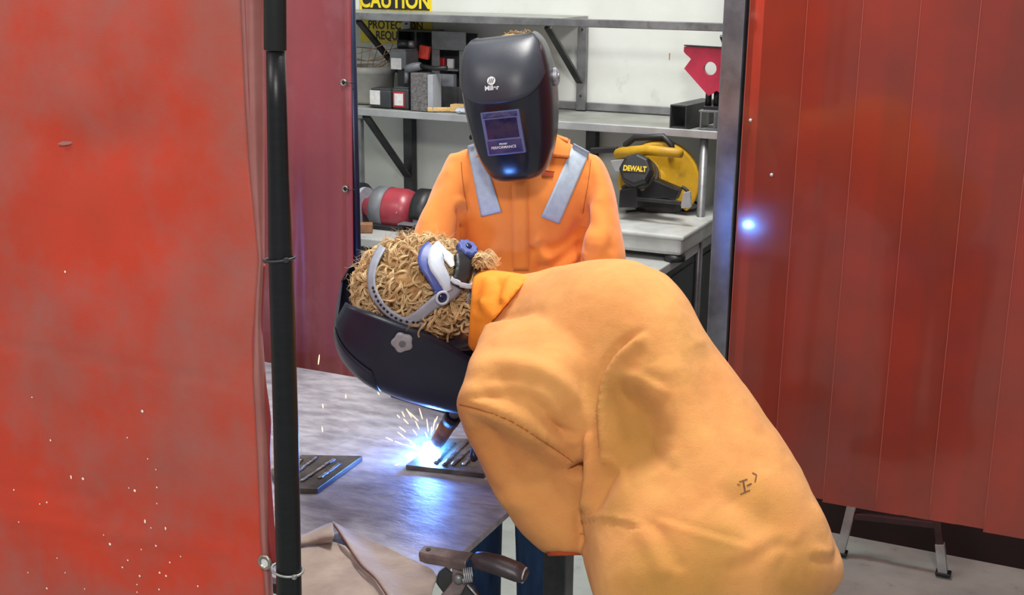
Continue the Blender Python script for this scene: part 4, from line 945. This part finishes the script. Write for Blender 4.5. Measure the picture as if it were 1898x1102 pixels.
# jeans and boots
for nm, xc in (('left', 884), ('right', 1006)):
    k = at_y(xc, 1000, 2.66).x; R = []
    for z, rx, ry, dx, dy in ((.08, .062, .075, 0, 0), (.12, .06, .072, 0, 0), (.3, .063, .075, 0, 0), (.45, .068, .08, 0, -.01), (.6, .078, .09, 0, -.01), (.8, .086, .105, .0, .01), (.9, .088, .11, 0, .02)):
        R.append([Vector((k+dx+rx*cos(t), 2.66+dy+ry*sin(t), z)) for t in [2*pi*i/24 for i in range(24)]])
    e = MB().rings(R); nr = [(v-Vector((k, 2.66, v.z))).normalized() for v in e.v]; wrinkle(e, nr, .004, 14, (1, 1, .6))
    put('jeans_leg', e, 'jeans', SP, smooth=True, sub=1)
    bR = []
    for yy, hw_, ht in ((.1, .03, .08), (.07, .04, .1), (0, .043, .11), (-.07, .045, .075), (-.13, .045, .05), (-.17, .03, .035)):
        bR.append([Vector((k+hw_*cos(t), 2.66+yy, .001+ht/2+ht/2*sin(t))) for t in [2*pi*i/16 for i in range(16)]])
    put('boot', MB().rings(bR), 'shoe', SP, smooth=True)

# ================================================================== WELDER (bending over the table)
WP = person_thing('person', (-.05, 1.75, 0), 'welder with curly blond hair in a long orange jacket, bending over the table')
wt = MB()
body_loft(wt, [(925, 503, 886, 628, 2.13, .06), (985, 503, 880, 672, 2.11, .09), (1045, 491, 890, 730, 2.07, .12), (1110, 478, 930, 790, 2.03, .14), (1175, 484, 985, 845, 2.0, .15), (1250, 526, 1035, 900, 1.97, .16),
   (1300, 605, 1062, 950, 1.95, .165), (1350, 680, 1075, 985, 1.93, .165), (1415, 768, 1082, 1020, 1.90, .165), (1475, 855, 1092, 1060, 1.87, .165), (1520, 935, 1105, 1110, 1.85, .17), (1552, 1010, 1125, 1160, 1.84, .17), (1562, 1065, 1150, 1200, 1.84, .165), (1540, 1100, 1170, 1230, 1.84, .15)], n=36, e=.82)
body_loft(wt, [(1150, 560, 900, 600, 2.0, .07), (1120, 640, 872, 660, 1.93, .085), (1090, 720, 856, 712, 1.89, .09), (1090, 795, 848, 752, 1.885, .09), (1105, 855, 868, 806, 1.91, .085), (1105, 905, 897, 868, 1.925, .08), (1100, 955, 930, 930, 1.93, .072), (1090, 1000, 968, 985, 1.92, .06), (1084, 1022, 1008, 1022, 1.91, .042)], n=32, e=.85)
# far arm, reaching to the gun
fa = MB()
body_loft(fa, [(960, 560, 900, 650, 2.2, .06), (950, 640, 880, 700, 2.24, .06), (965, 720, 890, 740, 2.25, .055), (985, 780, 905, 770, 2.27, .05), (975, 815, 925, 765, 2.29, .045), (950, 818, 930, 765, 2.31, .038)], n=20)
o = len(wt.v); wt.add(fa.v, fa.f)
J2, n2 = evaluated(wt, [('REMESH', dict(mode='VOXEL', voxel_size=.006)), ('SMOOTH', dict(factor=.5, iterations=5))])
wrinkle(J2, n2, .005, 6.5); wrinkle(J2, n2, .0016, 22, (1, 1, .6))
crease(J2, n2, [
  ([(1192, 610), (1150, 640), (1120, 680), (1104, 730), (1102, 790), (1106, 860)], 7, .010, -1), ([(1190, 640), (1150, 690), (1135, 740)], 18, -.006, 'g'),
  ([(1076, 850), (1073, 900), (1070, 960), (1082, 1020)], 5, -.012, 'g'), ([(1060, 868), (1076, 876)], 9, -.034, 'g'), ([(1090, 800), (1092, 880), (1084, 950)], 8, .010, 'g'),
  ([(1005, 790), (1040, 803), (1074, 806)], 9, .005, 1), ([(860, 705), (930, 690), (1000, 705), (1050, 750), (1072, 800)], 12, .007, -1), ([(1064, 864), (1074, 874)], 7, -.02, 'g'),
  ([(850, 748), (930, 775), (1000, 815), (1068, 858)], 3.5, -.004, 'g'),
  ([(1070, 968), (1120, 964), (1190, 978)], 4, .003, -1), 
  ([(1190, 700), (1235, 715), (1255, 770), (1250, 840)], 20, .005, 1), ([(1120, 900), (1170, 890), (1210, 860), (1240, 820)], 18, -.004, 'g'),
  ([(1205, 950), (1300, 980), (1400, 1010)], 6, .0018, 1), ([(1200, 960), (1235, 1010), (1260, 1060)], 14, .004, 1), ([(1480, 1020), (1440, 1010), (1390, 1040), (1340, 1055)], 12, .0025, 1),
  ([(900, 620), (960, 590), (1010, 585)], 12, .004, 1), ([(885, 760), (920, 850), (980, 940)], 14, .004, 1), ([(900, 905), (970, 910), (1030, 900)], 12, .003, 1),
  ([(1530, 925), (1552, 1025), (1500, 1035)], 8, .005, 1), ([(1150, 670), (1190, 690), (1240, 715)], 9, .002, 1), ([(1110, 830), (1150, 870), (1165, 900)], 6, .002, 1), ([(1330, 900), (1400, 960), (1470, 1000)], 26, .004, 1), ([(1290, 640), (1340, 760), (1420, 880)], 40, .008, 1), ([(1250, 720), (1262, 790), (1250, 870)], 14, .004, 'g')])
recess(J2, n2, [(1106, 730), (1122, 690), (1180, 695), (1248, 728), (1258, 800), (1240, 865), (1190, 892), (1150, 908), (1112, 960), (1080, 960), (1084, 880), (1102, 850)], .032, 55)
recess(J2, n2, [(854, 742), (880, 702), (930, 686), (990, 697), (1040, 742), (1074, 800), (1068, 856), (1000, 810), (930, 773)], .022, 34)
recess(J2, n2, [(858, 760), (930, 780), (1000, 818), (1066, 864), (1064, 950), (1000, 965), (930, 910), (880, 840)], .016, 45)
T2 = bvh(J2)
def add_stains_shade(m, spots, col, origin):
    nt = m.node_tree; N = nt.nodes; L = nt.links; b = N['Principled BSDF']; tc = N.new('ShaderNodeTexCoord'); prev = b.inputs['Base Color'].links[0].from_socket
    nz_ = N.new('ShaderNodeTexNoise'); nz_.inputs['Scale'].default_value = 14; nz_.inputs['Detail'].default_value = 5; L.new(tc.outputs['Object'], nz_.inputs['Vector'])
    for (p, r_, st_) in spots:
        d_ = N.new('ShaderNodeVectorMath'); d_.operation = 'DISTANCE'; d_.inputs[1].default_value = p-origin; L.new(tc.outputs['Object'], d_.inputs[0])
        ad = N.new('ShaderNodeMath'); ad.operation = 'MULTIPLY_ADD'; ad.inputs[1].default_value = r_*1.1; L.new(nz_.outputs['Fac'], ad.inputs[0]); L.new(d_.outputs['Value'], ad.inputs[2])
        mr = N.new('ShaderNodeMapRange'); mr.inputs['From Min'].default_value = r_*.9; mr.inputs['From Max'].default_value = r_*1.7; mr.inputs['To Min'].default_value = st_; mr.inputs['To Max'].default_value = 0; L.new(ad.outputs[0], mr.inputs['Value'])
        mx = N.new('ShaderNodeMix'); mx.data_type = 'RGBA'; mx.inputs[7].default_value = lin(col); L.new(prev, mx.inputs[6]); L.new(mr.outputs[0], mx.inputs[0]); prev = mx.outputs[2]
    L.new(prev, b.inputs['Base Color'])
sl = []
for x, y, rpx, st_ in ((1180, 830, 85, .55), (1140, 930, 50, .4), (1290, 1060, 90, .5), (1180, 1075, 70, .45), (1480, 1065, 70, .4), (1385, 905, 40, .35), (1430, 940, 60, .3), (1160, 760, 60, .3), (1330, 1000, 50, .25)):  # spots over the recess paint its shade in, the rest are stains
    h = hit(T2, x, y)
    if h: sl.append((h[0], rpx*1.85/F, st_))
add_stains_shade(M['jack_w'], sl, 'a87a34', Vector((-.05, 1.75, 0)))
put('jacket', J2, 'jack_w', WP, smooth=True)
for pts in ([(852, 749), (930, 772), (1000, 812), (1066, 858)], ):
    put('seam', seam_tube(T2, pts, .0009), 'seam', WP)
mk = MB()
for a, b, w_ in (((1377, 890), (1381, 912), 3), ((1370, 893), (1385, 888), 2.5), ((1372, 916), (1390, 908), 2.5), ((1384, 900), (1393, 896), 2.5), ((1394, 876), (1402, 880), 2.5), ((1402, 880), (1399, 893), 2.5), ((1366, 897), (1372, 899), 2)):
    dx, dy = b[0]-a[0], b[1]-a[1]; l = math.hypot(dx, dy); nx, ny = -dy/l*w_/2, dx/l*w_/2
    s_ = quad_patch(T2, [(a[0]+nx, a[1]+ny), (a[0]-nx, a[1]-ny), (b[0]-nx, b[1]-ny), (b[0]+nx, b[1]+ny)], 4, 2, .0008, 1.8); mk.add(s_.v, s_.f)
put('ink_mark', mk, 'stain', WP)
# sleeve cuff lining
put('cuff_lining', body_loft(MB(), [(1082, 1019, 1006, 1012, 1.912, .040), (1084, 1028, 1016, 1030, 1.912, .036)], n=20), 'lining', WP, smooth=True)
# collar
cl = body_loft(MB(), [(876, 510, 867, 640, 2.16, .08), (900, 500, 878, 652, 2.15, .085), (940, 503, 884, 650, 2.13, .095), (985, 510, 892, 620, 2.1, .09)], k=6, n=32)
cl2, cn = evaluated(cl, [('REMESH', dict(mode='VOXEL', voxel_size=.005)), ('SMOOTH', dict(factor=.5, iterations=4))])
crease(cl2, cn, [([(925, 515), (915, 560), (905, 600)], 9, .007, 1), ([(885, 560), (900, 600), (895, 640)], 8, .005, -1), ([(950, 510), (930, 560)], 8, .004, 'g')])
put('collar', cl2, 'collar', WP, smooth=True)
# head
zw = cam_dir(-.96, .22, .1); yw = cam_dir(-.18, -.94, -.28); yw = (yw-zw*yw.dot(zw)).normalized(); xw = yw.cross(zw); Rw = Matrix((xw, yw, zw)).transposed()
hw_ = at_d(790, 560, 2.24)
head(WP, hw_, Rw)
put('neck', MB().tube([at_d(835, 595, 2.25), at_d(930, 570, 2.17)], [.052, .056], 20), 'skin', WP, smooth=True)
# hair mass
HC = at_d(776, 532, 2.20); ex, ey, ez = cam_dir(1, 0, 0), cam_dir(0, 1, 0), cam_dir(0, 0, 1); Re = Matrix((ex, ey, ez)).transposed()
hb = MB().ball(HC, .098, .078, .09, Re, 48, 32)
nr = [(v-HC).normalized() for v in hb.v]; wrinkle(hb, nr, .012, 28)
HO = put('hair', hb, 'hair_base', WP, smooth=True)
rts = []
for i in range(1000):
    a = random.uniform(0, 2*pi); cz = random.uniform(-.35, 1); s_ = sqrt(1-cz*cz); n_ = Vector((s_*cos(a), s_*sin(a), cz))
    p = HC+Re @ Vector((n_.x*.098, n_.y*.078, n_.z*.088)); nn = (Re @ Vector((n_.x/.098, n_.y/.078, n_.z/.088))).normalized()
    # flow from the crown whorl outwards
    q1 = noise.noise_vector(p*13)*2.2; fl = Re @ Vector((-.3+n_.x*.6+q1.x+random.gauss(0, .2), -.35+n_.y*.4+q1.y+random.gauss(0, .2), q1.z*.5)); fl = (fl-nn*fl.dot(nn)).normalized()
    rts.append((p, nn, fl))
hair_strands('curls', 'hair', HO, rts, .058, .0006, .0085, 24, 8, .12, 1.35, 4)
rts = []
for i in range(190):   # loose curls below the band by the collar
    x = random.uniform(785, 868); y = random.uniform(560, 602); p = at_d(x, y, 2.13+random.uniform(-.02, .05)); nn = cam_dir(0, .3, 1); fl = cam_dir(random.uniform(-1, 1), random.uniform(-.6, .5), 0); rts.append((p, nn, (fl-nn*fl.dot(nn)).normalized()))
for i in range(110):   # crown side, falling toward the helmet rim
    x = random.uniform(680, 740); y = random.uniform(470, 585); p = at_d(x, y, 2.17+random.uniform(-.02, .04)); nn = cam_dir(-.6, .2, .8); fl = cam_dir(-.4, -.8, 0.1); rts.append((p, nn, (fl-nn*fl.dot(nn)).normalized()))
hair_strands('loose_curls', 'hair', HO, rts, .036, .0006, .0075, 22, 8, .1, 1.3, 4)
rts = []
for i in range(120):
    p = at_d(random.uniform(872, 892), random.uniform(478, 497), 2.15+random.uniform(-.02, .03)); fl = cam_dir(random.uniform(.5, 1), random.uniform(-.25, .3), random.uniform(-.2, .3)); nn = cam_dir(0, 1, .5); rts.append((p, (nn-fl*nn.dot(fl)).normalized(), fl))
hair_strands('nape_curls', 'hair', HO, rts, .036, .0007, .005, 16, 3, .05, 1.2)
rts = []
for i in range(160):
    a = random.uniform(.2, pi+.6); p = HC+Re @ Vector((.1*cos(a), .08*sin(a), random.uniform(-.02, .05))); nn = (p-HC).normalized(); fl = (nn+Re @ Vector((random.gauss(0, .5), random.gauss(0, .5), 0))).normalized(); n2_ = (basis(fl)[0])
    rts.append((p, n2_, fl))
hair_strands('flyaway_hair', 'hair', HO, rts, .034, .0004, .006, 18, 1, 0, 1.0)

# helmet
hp = hw_+yw*.0-zw*.045
H2 = thing('welding_helmet', at_d(740, 640, 2.22), 'dark welding helmet with painted arc-light blue, grey side knob, face down on the bending welder', 'helmet')
yh = cam_dir(-.493, -.807, -.325); zh = cam_dir(-.867, .426, .258); zh = (zh-yh*zh.dot(yh)).normalized(); xh = yh.cross(zh)
W2 = helmet(H2, at_d(796, 610, 2.25), xh, yh, zh, .95, 1.1, .86, full=False)
# headgear: bands laid over the hair
HG = MB().ball(HC, .109, .090, .110, Re, 48, 32); TG = bvh(HG)
HN = thing('head_harness', HC, 'grey and blue ratchet headgear of the helmet, strapped over the blond curls', 'headgear')
def ribbon(pts, wpx, off=.006):
    q = cat_rom(pts, 10); rows = []
    for i, p in enumerate(q):
        d_ = q[min(i+1, len(q)-1)]-q[max(i-1, 0)]; l = math.hypot(*d_); nx, ny = -d_[1]/l, d_[0]/l; r = []
        ww = wpx if not isinstance(wpx, (list, tuple)) else np.interp(i/(len(q)-1), np.linspace(0, 1, len(wpx)), wpx)
        for s in (-1, -.5, 0, .5, 1):
            h = hit(TG, p[0]+nx*s*ww/2, p[1]+ny*s*ww/2, off); r.append(h[0] if h else at_d(p[0]+nx*s*ww/2, p[1]+ny*s*ww/2, 2.16))
        rows.append(r)
    return MB().grid(rows)
top = [(712, 462), (698, 490), (693, 520), (700, 548), (722, 575), (752, 592), (785, 600)]
tb_ = put('crown_strap', ribbon(top, 13), 'band', HN, smooth=True, solid=.003)
put('side_band', ribbon([(742, 598), (770, 585), (800, 562), (830, 540), (852, 518), (868, 492)], [16, 18, 20, 30, 24, 16]), 'band', HN, smooth=True, solid=.003)
put('side_band', ribbon([(872, 482), (876, 510), (870, 545), (862, 575)], [14, 14, 12, 10], .004), 'band', HN, smooth=True, solid=.003)
put('pad_edge', ribbon([(800, 462), (790, 472), (787, 490), (800, 510), (812, 535), (808, 545)], [22, 24, 24, 24, 22, 14], .006), 'blue', HN, smooth=True, solid=.004)
put('back_pad', ribbon([(818, 466), (806, 478), (806, 496), (818, 518), (826, 538)], [26, 28, 26, 20, 14], .010), 'band_lt', HN, smooth=True, solid=.004)
put('pad_window', ribbon([(818, 474), (826, 486), (832, 500)], [6, 16, 6], .013), 'labelw', HN, smooth=True, solid=.002)
put('ratchet_housing', ribbon([(846, 478), (850, 495), (846, 515), (838, 530)], [22, 28, 26, 22], .014), 'blackp', HN, smooth=True, solid=.006)
put('cross_strap', ribbon([(826, 520), (842, 528), (858, 530), (868, 520)], 7, .02), 'band_lt', HN, smooth=True, solid=.003)
hk = hit(TG, 853, 474, .022); kd = (hk[1]*.6+cam_dir(.1, .5, .6)*.6).normalized()
kn = put('ratchet_knob', MB().lathe(hk[0]-kd*.012, kd, [(0, .017), (.004, .019), (.012, .0185), (.015, .016), (.015, .006)], 72, lobes=9, amp=.06), 'blue', HN, bevel=.0008)
put('knob_centre', MB().lathe(hk[0]+kd*.003, kd, [(0, .006), (.002, .0055), (.0022, .003)], 18), 'lens_dark', kn, smooth=True)
h_ = hit(TG, 816, 549, .009); put('pivot_ring', MB().lathe(h_[0], h_[1], [(0, .0125), (.004, .0125), (.004, .0085), (0, .0085)], 28), 'band_lt', HN, smooth=True)
put('pivot_hole', MB().lathe(h_[0]+h_[1]*.0005, h_[1], [(0, .0086), (.001, .0086)], 24), 'lens_dark', HN, smooth=True)
ph = MB()
for i, p in enumerate(cat_rom([(697, 533), (706, 555), (722, 573), (745, 588), (775, 592)], 3)):
    h_ = hit(TG, p[0], p[1], .0075)
    if h_: ph.lathe(h_[0], h_[1], [(0, .0028), (.0008, .0026)], 10)
put('strap_hole', ph, 'blackp', tb_)
# hands
hand(WP, at_d(985, 785, 2.30), cam_dir(-1, .06, .0), cam_dir(-.1, -.8, .3), 1.0, s=.85, name='hand')
hand(WP, at_d(1045, 930, 1.92), cam_dir(-.03, -1, .0), cam_dir(-.5, 0, -.6), 1.3, s=.55)
# trousers and boots to the floor
for dx, dy in ((-.06, .12), (.12, -.06)):
    c = at_d(1360, 1060, 1.86); c = Vector((c.x+dx, c.y+dy, 0)); R = []
    for z, r_ in ((.08, .07), (.2, .075), (.5, .085), (.66, .1), (.80, .105)):
        R.append([Vector((c.x+r_*cos(t), c.y+r_*1.1*sin(t), z)) for t in [2*pi*i/24 for i in range(24)]])
    put('jeans_leg', MB().rings(R), 'jeans', WP, smooth=True)
    bR = []
    for k, hw2, ht in ((.1, .03, .08), (.07, .04, .1), (0, .043, .11), (-.07, .045, .075), (-.13, .045, .05), (-.17, .03, .035)):
        bR.append([Vector((c.x+k, c.y+hw2*cos(t), .001+ht/2+ht/2*sin(t))) for t in [2*pi*i/16 for i in range(16)]])
    put('boot', MB().rings(bR), 'shoe', WP, smooth=True)

# ================================================================== MAROON CURTAIN BEHIND THE TABLE
MC_ = thing('maroon_curtain', (-1.8, 2.47, .1), 'maroon welding curtain hanging behind the left end of the table', 'curtain')
P = []
for i in range(86):
    y = -290+i*14.5; row = []
    xe = 650+.010*y
    for j in range(40):
        s = j/39; x = 440+(xe-440)*s; yy = 2.48+.012*sin(s*9+y*.002)+.010*sin(s*22+1)*(y/700)+.006*noise.noise(Vector((s*3, y*.006, 0)))
        if s > .93: yy -= .012*sin((s-.93)/.07*pi)
        row.append(at_y(x, y, yy))
    P.append(row)
put('sheet', MB().grid(P), 'curtain_mid', MC_, smooth=True, solid=.002)
pa = at_y(655, 300, 2.5); 
put('post', MB().tube([(pa.x, 2.505, .002), (pa.x, 2.505, 2.2)], .011, 16), 'blue_post', MC_, smooth=True)
for x, y in ((637, 153), (640, 350)):
    g_ = at_y(x, y, 2.462); put('grommet', MB().lathe(g_, (0, -1, 0), [(0, .009), (.003, .008), (.003, .0045), (0, .0045)], 20), 'grommet', MC_, smooth=True)
    put('wire_tie', MB().tube([g_+Vector((0, -.003, 0)), g_+Vector((.012, -.012, .003)), g_+Vector((.028, -.002, 0))], .0014, 6), 'blackp', MC_, smooth=True)

# ================================================================== NEAR RED CURTAIN AND POLE
YC = 1.235
NC = thing('red_curtain', at_y(250, 1100, YC), 'large orange-red vinyl welding curtain in the foreground at the left edge', 'curtain')
def edge(y): return float(np.interp(y, [-80, 0, 200, 330, 480, 560, 700, 850, 1000, 1110, 1200], [444, 446, 455, 464, 480, 474, 470, 478, 484, 492, 494]))
def outer(y): return float(np.interp(y, [-80, 0, 200, 330, 480, 600, 700, 800, 1000, 1110, 1200], [486, 487, 489, 489, 489, 484, 492, 500, 500, 506, 508]))
P = []
for i in range(141):
    y = -430+i*11.6; row = []; xe = edge(y)
    for j in range(90):
        s = j/89; x = -110+(xe+110)*s
        yy = YC+.010*noise.noise(Vector((s*2.2, y*.003, 3)))+.004*noise.noise(Vector((s*7, y*.008, 9)))+.0016*exp(-((y-(636+.17*x))/6)**2)*(x < 420)-.002*exp(-((y-(955+.16*x))/7)**2)*(x < 430)+.0016*exp(-((y-(900+.12*x))/9)**2)*(x < 180)
        yy += .005*exp(-((x-75-.02*(y-700))/14)**2)*exp(-((y-790)/90)**2)+.008*exp(-(((x-210)/120)**2+((y-270)/60)**2))
        row.append(at_y(x, y, yy))
    P.append(row)
nc = MB().grid(P); put('sheet', nc, 'curtain', NC, smooth=True, solid=.0015)
P = []
for i in range(141):
    y = -430+i*11.6; a = edge(y); b = outer(y); row = []
    for j in range(9):
        s = j/8; row.append(at_y(a+(b-a)*s, y, YC-.002-.012*sin(pi*s)*(.4+.6*abs(sin(y*.004)))+.014*s*s))
    P.append(row)
put('hem', MB().grid(P), 'curtain_hem', NC, smooth=True, solid=.0015)
# stitched line
put('stitching', MB().tube([at_y(edge(y)+7, y, YC-.009) for y in range(-60, 470, 10)], .0005, 5), 'curtain_mid', NC)
fold = [(487, 490), (482, 540), (477, 600), (477, 650), (484, 710), (494, 770), (497, 800), (494, 840), (495, 900), (500, 980), (508, 1040)]
put('rolled_edge', MB().tube([at_y(x, y, YC+.006) for x, y in cat_rom(fold, 6)], [.0035+.0035*abs(sin(i*.085)) for i in range(len(cat_rom(fold, 6)))], 12), 'curtain_fold', NC, smooth=True)
g_ = at_y(492, 1041, YC-.014); put('grommet', MB().lathe(g_, (0, -1, 0), [(0, .0105), (.002, .0108), (.0035, .0095), (.003, .0062), (0, .0062)], 28), 'grommet', NC, smooth=True)
put('grommet_hole', MB().lathe(g_+Vector((0, -.0005, 0)), (0, -1, 0), [(0, .0062), (.0006, .0062)], 20), 'labelw', NC)
TC = bvh(nc); spm = MB()
spots = [(122, 503, 3), (265, 761, 4), (95, 815, 3), (133, 883, 3), (155, 886, 4), (251, 908, 4), (292, 902, 2.5), (240, 903, 2), (292, 932, 2), (27, 907, 2.5), (75, 933, 2), (88, 930, 2.5), (36, 966, 2.5), (270, 965, 3), (281, 977, 2), (308, 978, 2.5), (193, 990, 2), (205, 1007, 4), (290, 1010, 3), (263, 1017, 2), (238, 1037, 2.5), (228, 1050, 2.5), (316, 1041, 2.5), (297, 1060, 3), (309, 1066, 3), (260, 1066, 3), (122, 1060, 2), (88, 1089, 3), (255, 1082, 2), (296, 1091, 2.5), (255, 1096, 2), (237, 810, 2), (275, 849, 2), (290, 869, 2), (60, 735, 2), (53, 1060, 2), (158, 1090, 2), (368, 1085, 2.5), (336, 1030, 2), (107, 1033, 2)]
for x, y, r_ in spots:
    h = hit(TC, x, y, .0014)
    if h: u_, v_, _ = basis(h[1]); st_ = 1+.9*(x in (133, 270, 308)); R_ = r_*1.25/2300; spm.add([h[0]]+[h[0]+u_*R_*cos(a)*1+v_*R_*st_*sin(a) for a in [2*pi*k/8 for k in range(8)]], [(0, 1+k, 1+(k+1) % 8) for k in range(8)])
put('burn_hole', spm, 'spot', NC, label='pale burn holes and spatter specks')
h = hit(TC, 125, 264, .002)
tr = MB(); u_ = cam_dir(1, .05, 0); v_ = cam_dir(0, 1, 0)
tr.prism([h[0]+u_*a+v_*b for a, b in ((-.011, 0), (-.004, .0028), (.006, .0024), (.011, .0004), (.004, -.002), (-.005, -.0022))], h[1]*.002)
put('tear_flap', tr, 'curtain_hem', NC, label='ragged pinkish tear')
# pole
PLx = at_y(516, 480, 1.215); pts = [(508, -445), (510, 93), (511, 95), (513, 200), (516, 330), (520, 470), (523, 560), (527, 700), (530, 800), (534, 1000), (536, 1102), (539, 1250)]
rad = [21, 21, 18, 18.6, 19.6, 22.5, 23, 23, 23.3, 23.3, 23.2, 23]
d_p = 1.47
PO = thing('curtain_pole', at_d(545, 1500, d_p), 'scuffed black steel pole carrying the red curtain in the foreground', 'pole')
cps = [at_y(x, y, 1.215) for x, y in pts]; rr = [r_*to_px(c)[2]/F for r_, c in zip(rad, cps)]
put('tube', MB().tube(cps[2:], rr[2:], 40), 'pole', PO, smooth=True)
put('upper_sleeve', MB().tube(cps[:2], [rr[0], rr[1]], 40), 'pole_dk', PO, smooth=True, bevel=.001)
dn_ = (cps[-1]-cps[-2]).normalized(); ft = cps[-1]+dn_*((cps[-1].z-.01)/-dn_.z)
put('lower_tube', MB().tube([cps[-1], ft], rr[-1], 32), 'pole', PO, smooth=True)
put('base_plate', MB().lathe((ft.x, ft.y, .001), Z_, [(0, .12), (.008, .12), (.01, .1)], 32), 'pole_dk', PO)
PO.location = (ft.x, ft.y, 0)
for ch_ in PO.children:
    dlt = at_d(545, 1500, d_p)-PO.location
    for v in ch_.data.vertices: v.co += dlt
def tie(y, m, nm, lab, tilt_):
    x = float(np.interp(y, [p[1] for p in pts], [p[0] for p in pts])); c = at_y(x, y, 1.215); r_ = float(np.interp(y, [p[1] for p in pts], rr))+.0022
    t = thing(nm, c, lab, 'tie')
    put('loop', MB().tube([c+Vector((r_*1.02*cos(a)-.0*(cos(a) < 0)-.004*(1-cos(a))*.5, r_*sin(a), tilt_*cos(a)*r_)) for a in [2*pi*k/36 for k in range(37)]], .0018, 8, False), m, t, smooth=True)
    put('tie_head', MB().box(c+Vector((r_*cos(-.5), r_*sin(-.5)-.002, tilt_*r_)), (.005, .005, .006)), m, t, bevel=.001)
tie(480, 'tie', 'cable_tie', 'black cable tie around the pole at mid height', .15)
tie(1055, 'tie_w', 'wire_tie', 'twisted wire tie around the pole near the grommet', -.1)
